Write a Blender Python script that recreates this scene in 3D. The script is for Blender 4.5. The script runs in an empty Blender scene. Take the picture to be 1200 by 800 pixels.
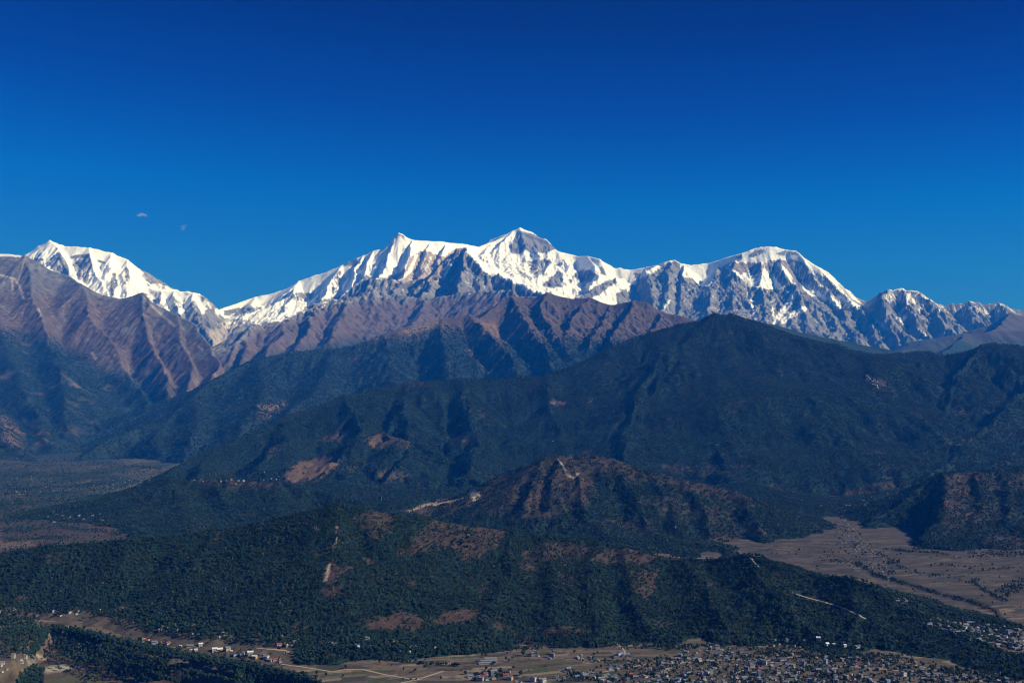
import bpy, bmesh, math, random
import numpy as np
from mathutils import Vector

random.seed(7)
RNG = np.random.default_rng(7)
S = bpy.context.scene
COL = S.collection

# ------------------------------------------------------------------ camera, sky, sun, exposure
FPX = 1250.0                       # focal length in pixels of a 1200 px wide picture
CAM_Z = 600.0                      # the viewpoint stands 600 m above the valley floor
PITCH = math.atan(78.0 / FPX)
CP, SP = math.cos(PITCH), math.sin(PITCH)

cam_d = bpy.data.cameras.new("camera")
cam_d.sensor_width = 36.0
cam_d.lens = 36.0 * FPX / 1200.0
cam_d.clip_start = 5.0
cam_d.clip_end = 200000.0
cam = bpy.data.objects.new("camera", cam_d)
cam.location = (0, 0, CAM_Z)
cam.rotation_euler = (math.pi / 2 + PITCH, 0, 0)
COL.objects.link(cam)
S.camera = cam

SUN_AZ, SUN_EL = math.radians(100), math.radians(34)
world = bpy.data.worlds.new("World")
S.world = world
world.use_nodes = True
wn = world.node_tree
bg = wn.nodes["Background"]
sky = wn.nodes.new("ShaderNodeTexSky")
sky.sky_type = 'NISHITA'
sky.sun_disc = False
sky.sun_elevation = SUN_EL
sky.sun_rotation = SUN_AZ
sky.altitude = 2500
sky.air_density = 1.0
sky.dust_density = 0.0
sky.ozone_density = 5.0
SKY_STRENGTH = 0.1
# polarised deep blue: the sky darkens with height
SKY_STOPS = ((0.0, (0.10, 0.34, 0.70)), (0.10, (0.06, 0.28, 0.74)), (0.19, (0.0, 0.31, 0.88)), (0.27, (0.0, 0.11, 0.60)), (0.35, (0.0, 0.0, 0.27)), (0.40, (0.0, 0.0, 0.12)), (0.62, (0.02, 0.14, 0.65)), (1.0, (0.05, 0.25, 0.80)))
wtc = wn.nodes.new("ShaderNodeTexCoord")
wsep = wn.nodes.new("ShaderNodeSeparateXYZ")
wn.links.new(wtc.outputs["Generated"], wsep.inputs[0])
wr = wn.nodes.new("ShaderNodeValToRGB")
for k, (p, col) in enumerate(SKY_STOPS):
    e = wr.color_ramp.elements[k] if k < 2 else wr.color_ramp.elements.new(p)
    e.position = p
    e.color = col + (1,)
wx = wn.nodes.new("ShaderNodeMath")      # darkest where the sky stands square to the sun
wx.operation = 'MULTIPLY_ADD'
wx.inputs[1].default_value = 0.16
wx.inputs[2].default_value = 1.0
wn.links.new(wsep.outputs["X"], wx.inputs[0])
wz = wn.nodes.new("ShaderNodeMath")
wz.operation = 'MULTIPLY'
wn.links.new(wsep.outputs["Z"], wz.inputs[0])
wn.links.new(wx.outputs[0], wz.inputs[1])
wn.links.new(wz.outputs[0], wr.inputs[0])
tint = wn.nodes.new("ShaderNodeMix")
tint.data_type = 'RGBA'
tint.blend_type = 'MULTIPLY'
tint.inputs[0].default_value = 1.0
wn.links.new(sky.outputs[0], tint.inputs[6])
wn.links.new(wr.outputs[0], tint.inputs[7])
wn.links.new(tint.outputs[2], bg.inputs[0])
bg.inputs[1].default_value = SKY_STRENGTH

sun_d = bpy.data.lights.new("sun", 'SUN')
sun_d.energy = 4.6
sun_d.angle = math.radians(0.5)
sun_d.color = (1.0, 0.965, 0.94)
sun = bpy.data.objects.new("sun", sun_d)
dsun = Vector((math.sin(SUN_AZ) * math.cos(SUN_EL), math.cos(SUN_AZ) * math.cos(SUN_EL), math.sin(SUN_EL)))
sun.rotation_euler = dsun.to_track_quat('Z', 'Y').to_euler()
sun.location = (3000, -2000, 9000)
COL.objects.link(sun)

S.view_settings.view_transform = 'Standard'
S.view_settings.look = 'None'
S.view_settings.gamma = 1.0
S.view_settings.exposure = 0.3
S.render.engine = 'CYCLES'
S.cycles.max_bounces = 4
S.cycles.diffuse_bounces = 2
S.cycles.glossy_bounces = 1
S.cycles.transmission_bounces = 2
S.cycles.volume_bounces = 0
S.cycles.volume_max_steps = 256
S.cycles.use_denoising = True
S.cycles.filter_width = 1.1

HAZE_DENSITY = 2.45e-5
HAZE_COLOR = (0.010, 0.215, 1.0, 1)

# ------------------------------------------------------------------ small maths
def P(px, py, Y):
    u, v = (px - 600.0) / FPX, (400.0 - py) / FPX
    k = Y / (CP - v * SP)
    return np.array([u * k, Y, CAM_Z + (SP + v * CP) * k])

def on_plane(px, py, z=0.0):
    u, v = (px - 600.0) / FPX, (400.0 - py) / FPX
    k = (z - CAM_Z) / (SP + v * CP)
    return u * k, (CP - v * SP) * k

def project(x, y, z):
    dz = z - CAM_Z
    w = y * CP + dz * SP
    w = np.where(np.abs(w) < 1e-3, 1e-3, w)
    v = -y * SP + dz * CP
    return 600 + FPX * x / w, 400 - FPX * v / w

def sstep(a, b, x):
    t = np.clip((x - a) / (b - a), 0, 1)
    return t * t * (3 - 2 * t)

def _h(ix, iy, seed):
    n = (ix.astype(np.int64) * 374761393 + iy.astype(np.int64) * 668265263 + seed * 974711) & 0xFFFFFFFF
    n = ((n ^ (n >> 13)) * 1274126177) & 0xFFFFFFFF
    n = ((n ^ (n >> 15)) * 2246822519) & 0xFFFFFFFF
    return (n ^ (n >> 16)) & 0xFFFFFFFF

def rnd(ix, iy, seed):
    return _h(ix, iy, seed) / 4294967296.0

def perlin(x, y, seed=0):
    ix, iy = np.floor(x), np.floor(y)
    fx, fy = x - ix, y - iy
    ix, iy = ix.astype(np.int64), iy.astype(np.int64)
    def g(a, b):
        ang = rnd(ix + a, iy + b, seed) * 2 * np.pi
        return np.cos(ang) * (fx - a) + np.sin(ang) * (fy - b)
    u = fx * fx * fx * (fx * (fx * 6 - 15) + 10)
    v = fy * fy * fy * (fy * (fy * 6 - 15) + 10)
    a = g(0, 0) * (1 - u) + g(1, 0) * u
    b = g(0, 1) * (1 - u) + g(1, 1) * u
    return (a * (1 - v) + b * v) * 1.5

def fbm(x, y, scale, octs=4, seed=0, gain=0.5, ridged=False):
    out, amp, tot = 0, 1.0, 0.0
    for o in range(octs):
        n = perlin(x / scale + 17.3 * o, y / scale - 9.1 * o, seed + o)
        if ridged:
            n = 1 - 2 * np.abs(n)
        out = out + amp * n
        tot += amp
        amp *= gain
        scale *= 0.5
    return out / tot

def blur(a, n=1):
    for _ in range(n):
        p = np.pad(a, 1, mode='edge')
        a = (p[:-2, 1:-1] + p[2:, 1:-1] + p[1:-1, :-2] + p[1:-1, 2:] + 2 * a) / 6.0
    return a

def gully(H, X, Y, dx, dy, s, amp, octs, seed, fade=1.0, falloff=0.52, smooth=4):
    """Downslope drainage: each octave cuts channels along the fall line of the slope so far."""
    for o in range(octs):
        gy, gx = np.gradient(blur(H, smooth if o == 0 else 1), dy, dx)
        mag = np.hypot(gx, gy) + 1e-6
        ox, oy = -gy / mag, gx / mag
        px, py = X / s, Y / s
        ix, iy = np.floor(px), np.floor(py)
        fx, fy = px - ix, py - iy
        ix, iy = ix.astype(np.int64), iy.astype(np.int64)
        acc, wt = np.zeros_like(H), np.zeros_like(H)
        for i in (-1, 0, 1, 2):
            for j in (-1, 0, 1, 2):
                vx = fx - i - rnd(ix + i, iy + j, seed + 50 * o) * 0.6 + 0.3
                vy = fy - j - rnd(ix + i, iy + j, seed + 50 * o + 1) * 0.6 + 0.3
                w = np.exp(-(vx * vx + vy * vy) * 2.0)
                acc += np.cos((vx * ox + vy * oy) * 2 * np.pi) * w
                wt += w
        n = acc / wt
        H = H + amp * fade * sstep(0.08, 0.5, mag) * n
        s *= 0.5
        amp *= falloff
    return H

def seg_iter(pts):
    q = [P(*p) for p in pts]
    for a, b in zip(q[:-1], q[1:]):
        yield a, b

def ridge_field(X, Y, ridges, warp=0.0, wscale=900.0, seed=3, k=25.0):
    """Height of the soft union of ridge lines. ridge = (points, slope left of it, slope right of it, flatten length)."""
    if warp:
        wx = X + warp * fbm(X, Y, wscale, 3, seed)
        wy = Y + warp * fbm(X, Y, wscale, 3, seed + 20)
    else:
        wx, wy = X, Y
    m = np.full(X.shape, -1e9)
    dmin = np.full(X.shape, 1e9)
    for ri, (pts, sl, sr, L) in enumerate(ridges):
        hr = np.full(X.shape, -1e9)
        for a, b in seg_iter(pts):
            ex, ey = b[0] - a[0], b[1] - a[1]
            l2 = ex * ex + ey * ey + 1e-9
            t = np.clip(((wx - a[0]) * ex + (wy - a[1]) * ey) / l2, 0, 1)
            cx, cy = wx - (a[0] + t * ex), wy - (a[1] + t * ey)
            d = np.hypot(cx, cy)
            # side seen from the camera: negative x offset = left/near side
            if sl == sr:
                s = sl
            else:
                l = math.sqrt(l2)
                side = (cx * ey - cy * ex) / l / (d + 1e-6)      # +1 on the right of the direction of travel
                s = sr + (sl - sr) * (0.5 - 0.5 * side)
            drop = s * d / (1 + d / L) + 0.35 * np.maximum(d - 0.4 * L, 0)
            hr = np.maximum(hr, a[2] + t * (b[2] - a[2]) - drop)
            if ri == 0:
                dmin = np.minimum(dmin, d)
        # soft maximum
        hi, lo = np.maximum(m, hr), np.minimum(m, hr)
        m = hi + k * np.log1p(np.exp(-np.clip((hi - lo) / k, 0, 40)))
        m = np.where(lo < -1e8, hi, m)
    return m, dmin

def poly_sd(px, py, poly):
    """signed distance in px, positive inside"""
    d = np.full(px.shape, 1e9)
    inside = np.zeros(px.shape, bool)
    n = len(poly)
    for i in range(n):
        x0, y0 = poly[i]
        x1, y1 = poly[(i + 1) % n]
        ex, ey = x1 - x0, y1 - y0
        t = np.clip(((px - x0) * ex + (py - y0) * ey) / (ex * ex + ey * ey + 1e-9), 0, 1)
        d = np.minimum(d, np.hypot(px - x0 - t * ex, py - y0 - t * ey))
        if y0 != y1:
            c = ((y0 > py) != (y1 > py)) & (px < ex * (py - y0) / ey + x0)
            inside ^= c
    return np.where(inside, d, -d)

def pmask(px, py, poly, soft=2.0, wob=0.0):
    x0, x1 = min(p[0] for p in poly) - 12, max(p[0] for p in poly) + 12
    y0, y1 = min(p[1] for p in poly) - 12, max(p[1] for p in poly) + 12
    sel = (px > x0) & (px < x1) & (py > y0) & (py < y1)
    out = np.zeros(px.shape)
    if sel.any():
        w = wob[sel] if isinstance(wob, np.ndarray) else wob
        out[sel] = sstep(-soft, soft, poly_sd(px[sel], py[sel], poly) + w)
    return out

def line_mask(px, py, pts, wid, wob=0.0):
    x0, x1 = min(p[0] for p in pts) - 12, max(p[0] for p in pts) + 12
    y0, y1 = min(p[1] for p in pts) - 12, max(p[1] for p in pts) + 12
    sel = (px > x0) & (px < x1) & (py > y0) & (py < y1)
    out = np.zeros(px.shape)
    if sel.any():
        qx, qy = px[sel], py[sel]
        d = np.full(qx.shape, 1e9)
        for (a, b), (c, e) in zip(pts[:-1], pts[1:]):
            ex, ey = c - a, e - b
            t = np.clip(((qx - a) * ex + (qy - b) * ey) / (ex * ex + ey * ey + 1e-9), 0, 1)
            d = np.minimum(d, np.hypot(qx - a - t * ex, qy - b - t * ey))
        w = wob[sel] if isinstance(wob, np.ndarray) else wob
        out[sel] = 1 - sstep(wid * 0.5, wid * 1.2, d + w)
    return out

def mixc(c, m, col):
    return c * (1 - m[..., None]) + np.asarray(col) * m[..., None]

# ------------------------------------------------------------------ materials
def terrain_mat(name, bump_scale, bump_dist, rough=0.9, tone=0.35, fine=1.0):
    """albedo map of the ground cover (a vertex attribute) broken up by procedural noise, with relief"""
    m = bpy.data.materials.new(name)
    m.use_nodes = True
    nt = m.node_tree
    b = nt.nodes["Principled BSDF"]
    b.inputs["Roughness"].default_value = rough
    b.inputs["Specular IOR Level"].default_value = 0.1
    at = nt.nodes.new("ShaderNodeAttribute")
    at.attribute_name = "albedo"
    tc = nt.nodes.new("ShaderNodeTexCoord")
    n1 = nt.nodes.new("ShaderNodeTexNoise")
    n1.inputs["Scale"].default_value = 1.0 / bump_scale
    n1.inputs["Detail"].default_value = 6
    n1.inputs["Roughness"].default_value = 0.65
    nt.links.new(tc.outputs["Object"], n1.inputs["Vector"])
    mr = nt.nodes.new("ShaderNodeMapRange")
    mr.inputs["From Min"].default_value = 0.3
    mr.inputs["From Max"].default_value = 0.7
    mr.inputs["To Min"].default_value = 1 - tone
    mr.inputs["To Max"].default_value = 1 + tone
    nt.links.new(n1.outputs["Fac"], mr.inputs["Value"])
    mul = nt.nodes.new("ShaderNodeVectorMath")
    mul.operation = 'SCALE'
    nt.links.new(at.outputs["Color"], mul.inputs[0])
    nt.links.new(mr.outputs[0], mul.inputs["Scale"])
    nt.links.new(mul.outputs[0], b.inputs["Base Color"])
    bp = nt.nodes.new("ShaderNodeBump")
    bp.inputs["Strength"].default_value = 1.0
    bp.inputs["Distance"].default_value = bump_dist
    nt.links.new(n1.outputs["Fac"], bp.inputs["Height"])
    nt.links.new(bp.outputs[0], b.inputs["Normal"])
    return m

def plain_mat(name, col, rough=0.7, var=0.15, scale=0.4, metal=0.0):
    m = bpy.data.materials.new(name)
    m.use_nodes = True
    nt = m.node_tree
    b = nt.nodes["Principled BSDF"]
    b.inputs["Roughness"].default_value = rough
    b.inputs["Metallic"].default_value = metal
    tc = nt.nodes.new("ShaderNodeTexCoord")
    n = nt.nodes.new("ShaderNodeTexNoise")
    n.inputs["Scale"].default_value = scale
    n.inputs["Detail"].default_value = 4
    nt.links.new(tc.outputs["Object"], n.inputs["Vector"])
    r = nt.nodes.new("ShaderNodeMix")
    r.data_type = 'RGBA'
    r.inputs[6].default_value = tuple(c * (1 - var) for c in col) + (1,)
    r.inputs[7].default_value = tuple(min(1, c * (1 + var)) for c in col) + (1,)
    nt.links.new(n.outputs["Fac"], r.inputs[0])
    nt.links.new(r.outputs[2], b.inputs["Base Color"])
    return m

# ------------------------------------------------------------------ terrain sheets
LAYERS = []

def sheet(name, xs, ys, H, albedo, mat, cut=-25.0, props=None, cutmask=None):
    ny, nx = H.shape
    X, Y = np.meshgrid(xs, ys)
    keep = H > cut
    if cutmask is not None:
        keep &= cutmask
    cell = keep[:-1, :-1] | keep[1:, :-1] | keep[:-1, 1:] | keep[1:, 1:]
    idx = np.arange(ny * nx).reshape(ny, nx)
    quads = np.stack([idx[:-1, :-1], idx[:-1, 1:], idx[1:, 1:], idx[1:, :-1]], -1)[cell]
    used = np.zeros(ny * nx, bool)
    used[quads.ravel()] = True
    remap = np.cumsum(used) - 1
    quads = remap[quads]
    co = np.stack([X, Y, H], -1).reshape(-1, 3)[used].astype(np.float32)
    al = np.concatenate([albedo, np.ones(H.shape + (1,))], -1).reshape(-1, 4)[used].astype(np.float32)
    me = bpy.data.meshes.new(name)
    me.vertices.add(len(co))
    me.vertices.foreach_set("co", co.ravel())
    me.loops.add(quads.size)
    me.loops.foreach_set("vertex_index", quads.ravel().astype(np.int32))
    me.polygons.add(len(quads))
    me.polygons.foreach_set("loop_start", np.arange(0, quads.size, 4, dtype=np.int32))
    me.polygons.foreach_set("use_smooth", np.ones(len(quads), bool))
    me.update(calc_edges=True)
    a = me.attributes.new("albedo", 'FLOAT_COLOR', 'POINT')
    a.data.foreach_set("color", al.ravel())
    me.materials.append(mat)
    o = bpy.data.objects.new(name, me)
    COL.objects.link(o)
    o["kind"] = "structure"
    for k, v in (props or {}).items():
        o[k] = v
    LAYERS.append((xs, ys, H))
    return o

def bil(layer, x, y):
    xs, ys, H = layer
    i = np.clip(np.searchsorted(xs, x) - 1, 0, len(xs) - 2)
    j = np.clip(np.searchsorted(ys, y) - 1, 0, len(ys) - 2)
    tx = (x - xs[i]) / (xs[i + 1] - xs[i])
    ty = (y - ys[j]) / (ys[j + 1] - ys[j])
    ok = (tx >= 0) & (tx <= 1) & (ty >= 0) & (ty <= 1)
    h = (H[j, i] * (1 - tx) + H[j, i + 1] * tx) * (1 - ty) + (H[j + 1, i] * (1 - tx) + H[j + 1, i + 1] * tx) * ty
    return np.where(ok, h, -1e9)

def ground_z(x, y):
    x, y = np.asarray(x, float), np.asarray(y, float)
    z = np.full(x.shape, -1e9)
    for l in LAYERS:
        z = np.maximum(z, bil(l, x, y))
    return z

def hit(px, py):
    """where the sight line of a picture point meets the terrain"""
    px, py = np.atleast_1d(np.asarray(px, float)), np.atleast_1d(np.asarray(py, float))
    u, v = (px - 600) / FPX, (400 - py) / FPX
    dx, dy, dz = u, CP - v * SP, SP + v * CP
    out = np.full((len(px), 3), np.nan)
    todo = np.ones(len(px), bool)
    prev = np.full(len(px), 1500.0)
    Yc = 1500.0
    while Yc < 38000 and todo.any():
        k = Yc / dy
        below = todo & (ground_z(dx * k, np.full(len(px), Yc)) > CAM_Z + dz * k)
        if below.any():
            lo, hi = prev[below].copy(), np.full(below.sum(), Yc)
            for _ in range(12):
                mid = (lo + hi) / 2
                kk = mid / dy[below]
                b = ground_z(dx[below] * kk, mid) > CAM_Z + dz[below] * kk
                hi = np.where(b, mid, hi)
                lo = np.where(b, lo, mid)
            kk = hi / dy[below]
            x = dx[below] * kk
            out[below] = np.stack([x, hi, ground_z(x, hi)], -1)
            todo &= ~below
        prev[:] = Yc
        Yc *= 1.004
    return out

def grid(x0, x1, y0, y1, r, ry=None):
    xs = np.arange(x0, x1 + r, r)
    ys = np.arange(y0, y1 + (ry or r), ry or r)
    X, Y = np.meshgrid(xs, ys)
    return xs, ys, X, Y

def slope_of(H, r, ry=None):
    gy, gx = np.gradient(H, ry or r, r)
    return np.hypot(gx, gy), gx, gy

# albedos (linear)
SNOW = (0.84, 0.87, 0.94)
GREY = np.array((0.185, 0.19, 0.205))
DARKROCK = np.array((0.095, 0.10, 0.115))
TAN = np.array((0.32, 0.25, 0.19))
BROWN = np.array((0.090, 0.071, 0.068))
RUST = np.array((0.112, 0.074, 0.063))
FOREST = np.array((0.008, 0.022, 0.018))
DRYGRASS = np.array((0.105, 0.068, 0.045))
PALE = np.array((0.42, 0.35, 0.27))

TREES = []     # (forest name, label, points, sizes)

def scatter(xs, ys, H, dens, per_m2, smin, smax, seed):
    """random tree sites on a sheet; dens = keep probability per grid vertex"""
    g = np.random.default_rng(seed)
    w, h = xs[-1] - xs[0], ys[-1] - ys[0]
    n = int(w * h / per_m2)
    x = xs[0] + g.random(n) * w * 0.9999
    y = ys[0] + g.random(n) * h * 0.9999
    r, ry = xs[1] - xs[0], ys[1] - ys[0]
    z = bil((xs, ys, H), x, y)
    d = bil((xs, ys, dens), x, y)
    gy, gx = np.gradient(H, ry, r)
    nx, ny = bil((xs, ys, gx), x, y), bil((xs, ys, gy), x, y)
    vis = (nx * x + ny * y - (z - CAM_Z)) / np.hypot(x, y) > -0.12          # not on far slopes
    qx, qy = project(x, y, z)
    inframe = (qx > -90) & (qx < 1290)
    keep = (g.random(n) < d) & (z > -2) & vis & inframe
    s = smin + (smax - smin) * g.random(n) ** 1.5
    return np.stack([x, y, z], -1)[keep], s[keep]

# ================================================================== 1. the snow range
def build_range():
    R = 28.0
    xs, ys, X, Y = grid(-17500, 17500, 15500, 39500, R)
    main = [(-80, 306, 33000), (20, 306, 33000), (30, 300, 33000), (45, 288, 33000), (60, 281.5, 33000), (75, 288, 33000),
            (105, 290, 33000), (130, 296, 33000), (150, 304, 33000), (158, 315, 33000), (165, 325, 32800), (172, 336, 32500),
            (185, 340, 32000), (200, 341, 32000), (220, 341, 32000), (235, 344, 32000), (243, 350, 31800), (252, 360, 31800),
            (256, 363, 33000), (270, 357, 33500), (300, 348, 34000), (340, 337, 34000), (350, 329, 34000), (380, 319, 34000),
            (400, 310, 34000), (425, 299, 34000), (440, 294, 34000), (453, 290, 34000), (460, 278, 34000), (467, 272, 34000),
            (475, 277, 34000), (483, 281, 34000), (500, 282, 34200), (520, 283, 34500), (545, 286, 35000), (560, 289, 35500),
            (575, 284, 36000), (590, 276, 36300), (600, 270, 36500), (607, 266.5, 36500), (615, 269, 36500), (622, 272, 36500),
            (632, 278, 36500), (640, 280, 36500), (648, 288, 36500), (655, 295, 36300), (663, 299, 36000), (680, 300, 35500),
            (690, 300, 35000), (703, 303, 34500), (712, 310, 34500), (720, 314, 34500), (727, 313, 34500), (738, 316, 34500),
            (755, 313, 34300), (770, 310, 34000), (780, 307, 33500), (786, 305, 33500), (792, 304, 33500), (798, 308, 33500),
            (810, 310, 33500), (830, 308, 33500), (850, 302, 33300), (870, 296, 33000), (880, 292, 33000), (890, 289, 33000),
            (900, 288.5, 33000), (910, 289, 33000), (920, 292, 33000), (932, 294, 32800), (940, 302, 32500), (955, 311, 32300),
            (970, 318, 32200), (983, 331, 32000), (990, 339, 31800), (1000, 350, 31500), (1010, 356, 31000), (1020, 350, 30500),
            (1030, 343, 30000), (1038, 339, 30000), (1045, 340, 30000), (1055, 337, 30000), (1065, 340, 30000),
            (1078, 341, 30000), (1085, 348, 30000), (1095, 354, 30000), (1105, 358, 30000), (1115, 355, 30000), (1125, 356, 30000),
            (1135, 353, 30000), (1145, 354, 30000), (1150, 357, 30000), (1160, 356, 30000), (1170, 354, 30000),
            (1178, 358, 30000), (1190, 362, 30000), (1215, 366, 30000), (1320, 372, 30000)]
    r = [(main, 1.5, 1.5, 4200)]
    def rib(pts, sl=1.5, sr=0.8, L=6000):
        r.append((pts, sl, sr, L))          # ribs run towards the viewer: the slope on their left, on their right
    # the western snow ribs of the middle massif
    rib([(462, 276, 34000), (456, 298, 33300), (449, 320, 32300), (440, 330, 31500)], 1.0, 1.9)
    rib([(440, 294, 34000), (432, 308, 33400), (424, 326, 32400)], 1.0, 1.7)
    rib([(425, 299, 34000), (417, 316, 33300), (408, 342, 32000), (395, 355, 31200)], 1.0, 1.8)
    rib([(398, 311, 34000), (390, 328, 33200), (378, 354, 31800)], 0.9, 1.2)
    rib([(350, 329, 34000), (344, 345, 33000), (330, 368, 31500)], 0.8, 0.7)
    rib([(300, 348, 34000), (296, 360, 33000), (285, 372, 32000)], 0.6, 0.6)
    rib([(483, 281, 34000), (479, 300, 33000), (472, 325, 31500), (460, 340, 30000)], 1.0, 1.8)
    rib([(503, 284, 34200), (497, 308, 32800), (490, 335, 30500)], 1.0, 1.7)
    rib([(522, 286, 34400), (512, 310, 32800), (508, 335, 30500)], 1.0, 1.6)
    # dark pointed rock peak before the snow
    rib([(425, 330, 28200), (440, 326, 28000), (470, 332, 28000), (500, 326, 28000), (515, 314, 28000), (530, 299, 28000), (545, 291.5, 28000)], 1.1, 1.1)
    rib([(545, 291.5, 28000), (556, 305, 27300), (570, 320, 26600), (583, 322, 26600), (600, 328, 26200), (620, 338, 25600), (640, 347, 25000)], 1.1, 1.1)
    rib([(545, 291.5, 28000), (543, 315, 26800), (535, 345, 25200)], 0.8, 1.7)
    rib([(515, 314, 28000), (505, 335, 26600), (490, 352, 25500)], 0.8, 1.5)
    rib([(470, 332, 28000), (458, 350, 26500)], 0.8, 1.3)
    # the eastern high peak
    rib([(607, 266.5, 36500), (613, 285, 35800), (628, 297, 35200), (645, 307, 34500), (638, 323, 33500), (628, 338, 32500)], 0.8, 0.9)
    rib([(600, 270, 36500), (580, 298, 34900), (585, 325, 32800)], 0.6, 0.55)
    rib([(575, 286, 35900), (566, 300, 34500), (572, 322, 32500)], 0.6, 0.6)
    rib([(650, 292, 36400), (665, 312, 34800), (660, 336, 33000)], 0.8, 1.3)
    rib([(690, 300, 35000), (700, 322, 33500), (690, 345, 31800)], 0.8, 1.2)
    rib([(726, 326, 32800), (715, 330, 32200), (690, 344, 30800), (668, 353, 29800)], 1.0, 0.9)
    # the square rock buttress
    rib([(772, 310, 33500), (757, 319, 32800), (761, 338, 31600), (768, 364, 30000)], 0.7, 2.3)
    rib([(786, 305, 33500), (783, 330, 32100), (779, 368, 29600)], 1.0, 1.0)
    rib([(801, 311, 33400), (800, 325, 32500), (798, 345, 31300), (794, 372, 29600)], 0.75, 2.6)
    # the eastern dome and its rock face
    rib([(840, 316, 33000), (837, 335, 31600), (830, 365, 29600)], 0.7, 0.85)
    rib([(862, 305, 32800), (858, 335, 31300), (862, 370, 29200)], 0.7, 0.68)
    rib([(890, 306, 32600), (892, 335, 31200), (898, 372, 29000)], 0.7, 0.68)
    rib([(912, 303, 32500), (926, 330, 31200), (941, 349, 30000), (936, 362, 29400), (922, 380, 28700)], 0.75, 1.0)
    rib([(934, 296, 32700), (958, 330, 31500), (984, 360, 29800), (1000, 388, 28300)], 0.9, 1.3)
    rib([(957, 312, 32300), (985, 343, 31000), (1008, 364, 29600), (1025, 390, 28000)], 0.9, 1.2)
    rib([(1010, 356, 31000), (992, 375, 29200), (970, 398, 27600)], 0.9, 1.3)
    rib([(1038, 339, 30000), (1034, 362, 28800), (1045, 385, 27600), (1055, 410, 26500)], 0.9, 1.6)
    rib([(1058, 338, 30000), (1066, 362, 28800), (1078, 385, 27700), (1090, 405, 26800)], 0.9, 1.4)
    rib([(1080, 342, 30000), (1095, 365, 28800), (1108, 385, 27700), (1140, 398, 27000)], 0.9, 1.3)
    rib([(1135, 353, 30000), (1140, 370, 28900), (1160, 390, 27800)], 0.9, 1.4)
    rib([(1170, 354, 30000), (1180, 375, 28600), (1200, 392, 27600)], 0.9, 1.3)
    # the western peak
    rib([(45, 288, 33000), (50, 305, 32200), (58, 325, 31000)], 0.8, 0.9)
    rib([(60, 281.5, 33000), (70, 298, 32200), (83, 325, 31000), (106, 347, 29900)], 0.8, 0.9)
    rib([(105, 290, 33000), (108, 315, 31800), (128, 348, 30300)], 0.8, 1.0)
    rib([(128, 296, 33000), (126, 320, 31700), (134, 350, 30200)], 0.8, 0.9)
    rib([(150, 304, 33000), (145, 325, 31800), (150, 352, 30400)], 0.8, 0.9)
    rib([(188, 340, 32000), (190, 355, 31100), (200, 378, 29800)], 0.9, 1.5)
    rib([(205, 341, 32000), (204, 356, 31100), (215, 378, 29800)], 0.9, 1.5)
    rib([(228, 343, 32000), (226, 352, 31400), (232, 380, 29700), (250, 400, 28500)], 0.9, 1.3)
    # brown shoulder below the rock
    rib([(262, 424, 20600), (276, 403, 21500), (300, 384, 22600), (340, 368, 23500), (372, 357, 24000), (410, 350, 24400), (440, 342, 25000), (458, 348, 25500)], 0.6, 0.6, 8000)
    rib([(458, 346, 25300), (500, 351, 25000), (550, 343, 24800), (590, 342, 24200), (610, 348, 23500), (640, 350, 22800), (680, 356, 22500)], 0.65, 0.65, 8000)
    rib([(340, 368, 23500), (330, 390, 22000), (310, 415, 20300)], 0.5, 0.8)
    rib([(410, 350, 24400), (400, 375, 22600), (385, 400, 20900)], 0.5, 0.8)
    rib([(500, 351, 25000), (490, 375, 22800), (470, 395, 20800)], 0.5, 0.8)
    rib([(286, 394, 22000), (284, 412, 20800), (278, 432, 19300)], 0.6, 1.3)
    rib([(310, 415, 20300), (300, 436, 17600)], 0.6, 0.9)
    rib([(345, 408, 20500), (340, 425, 18000)], 0.6, 0.9)
    rib([(1000, 388, 28300), (1008, 412, 25600), (1012, 435, 23000)], 0.8, 1.0)
    rib([(970, 398, 27600), (962, 420, 25000)], 0.8, 1.0)
    rib([(1025, 390, 28000), (1040, 418, 25200), (1045, 440, 23000)], 0.8, 1.0)
    rib([(922, 380, 28700), (925, 405, 26200)], 0.8, 1.0)
    rib([(898, 372, 29000), (900, 400, 26500)], 0.8, 1.0)
    rib([(1060, 390, 27500), (1075, 415, 25000)], 0.8, 1.0)
    rib([(1090, 405, 26800), (1105, 425, 24500)], 0.8, 1.0)
    rib([(365, 360, 23900), (362, 385, 22100), (345, 408, 20500)], 0.5, 0.9)
    H, dm = ridge_field(X, Y, r, warp=130, wscale=1000, k=22)
    qx, qy = project(X, Y, H)
    low = sstep(-8, 8, qy - np.interp(qx, [0, 230, 300, 420, 560, 700, 780, 1200], [360, 400, 388, 356, 346, 352, 400, 420]))
    fade = (0.12 + 0.88 * sstep(60, 700, dm) + 0.22 * sstep(1010, 1030, qx)) * (1 - 0.5 * low)
    H = gully(H, X, Y, R, R, 800, 70, 5, 11, fade, 0.6)
    cov = paint_range(R, xs, ys, X, Y, H, dm, True)
    bare = blur(1 - sstep(0.3, 0.9, cov), 2)
    H = gully(H, X, Y, R, R, 420, 46, 4, 13, fade * bare, 0.7, 2)
    H += (fbm(X, Y, 420, 5, 5, 0.62, True) * 42 * fade) * (0.42 + 0.58 * bare) + fbm(X, Y, 130, 2, 8, 0.7) * 34 * (0.2 + 0.8 * fade) * (0.34 + 0.66 * bare)
    H -= 0.25 * np.clip(np.where(X > 4500, 26800, 21000) - Y, 0, 6000)
    H -= 700 * sstep(18800, 15600, Y)
    return R, xs, ys, X, Y, H, dm

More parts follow.
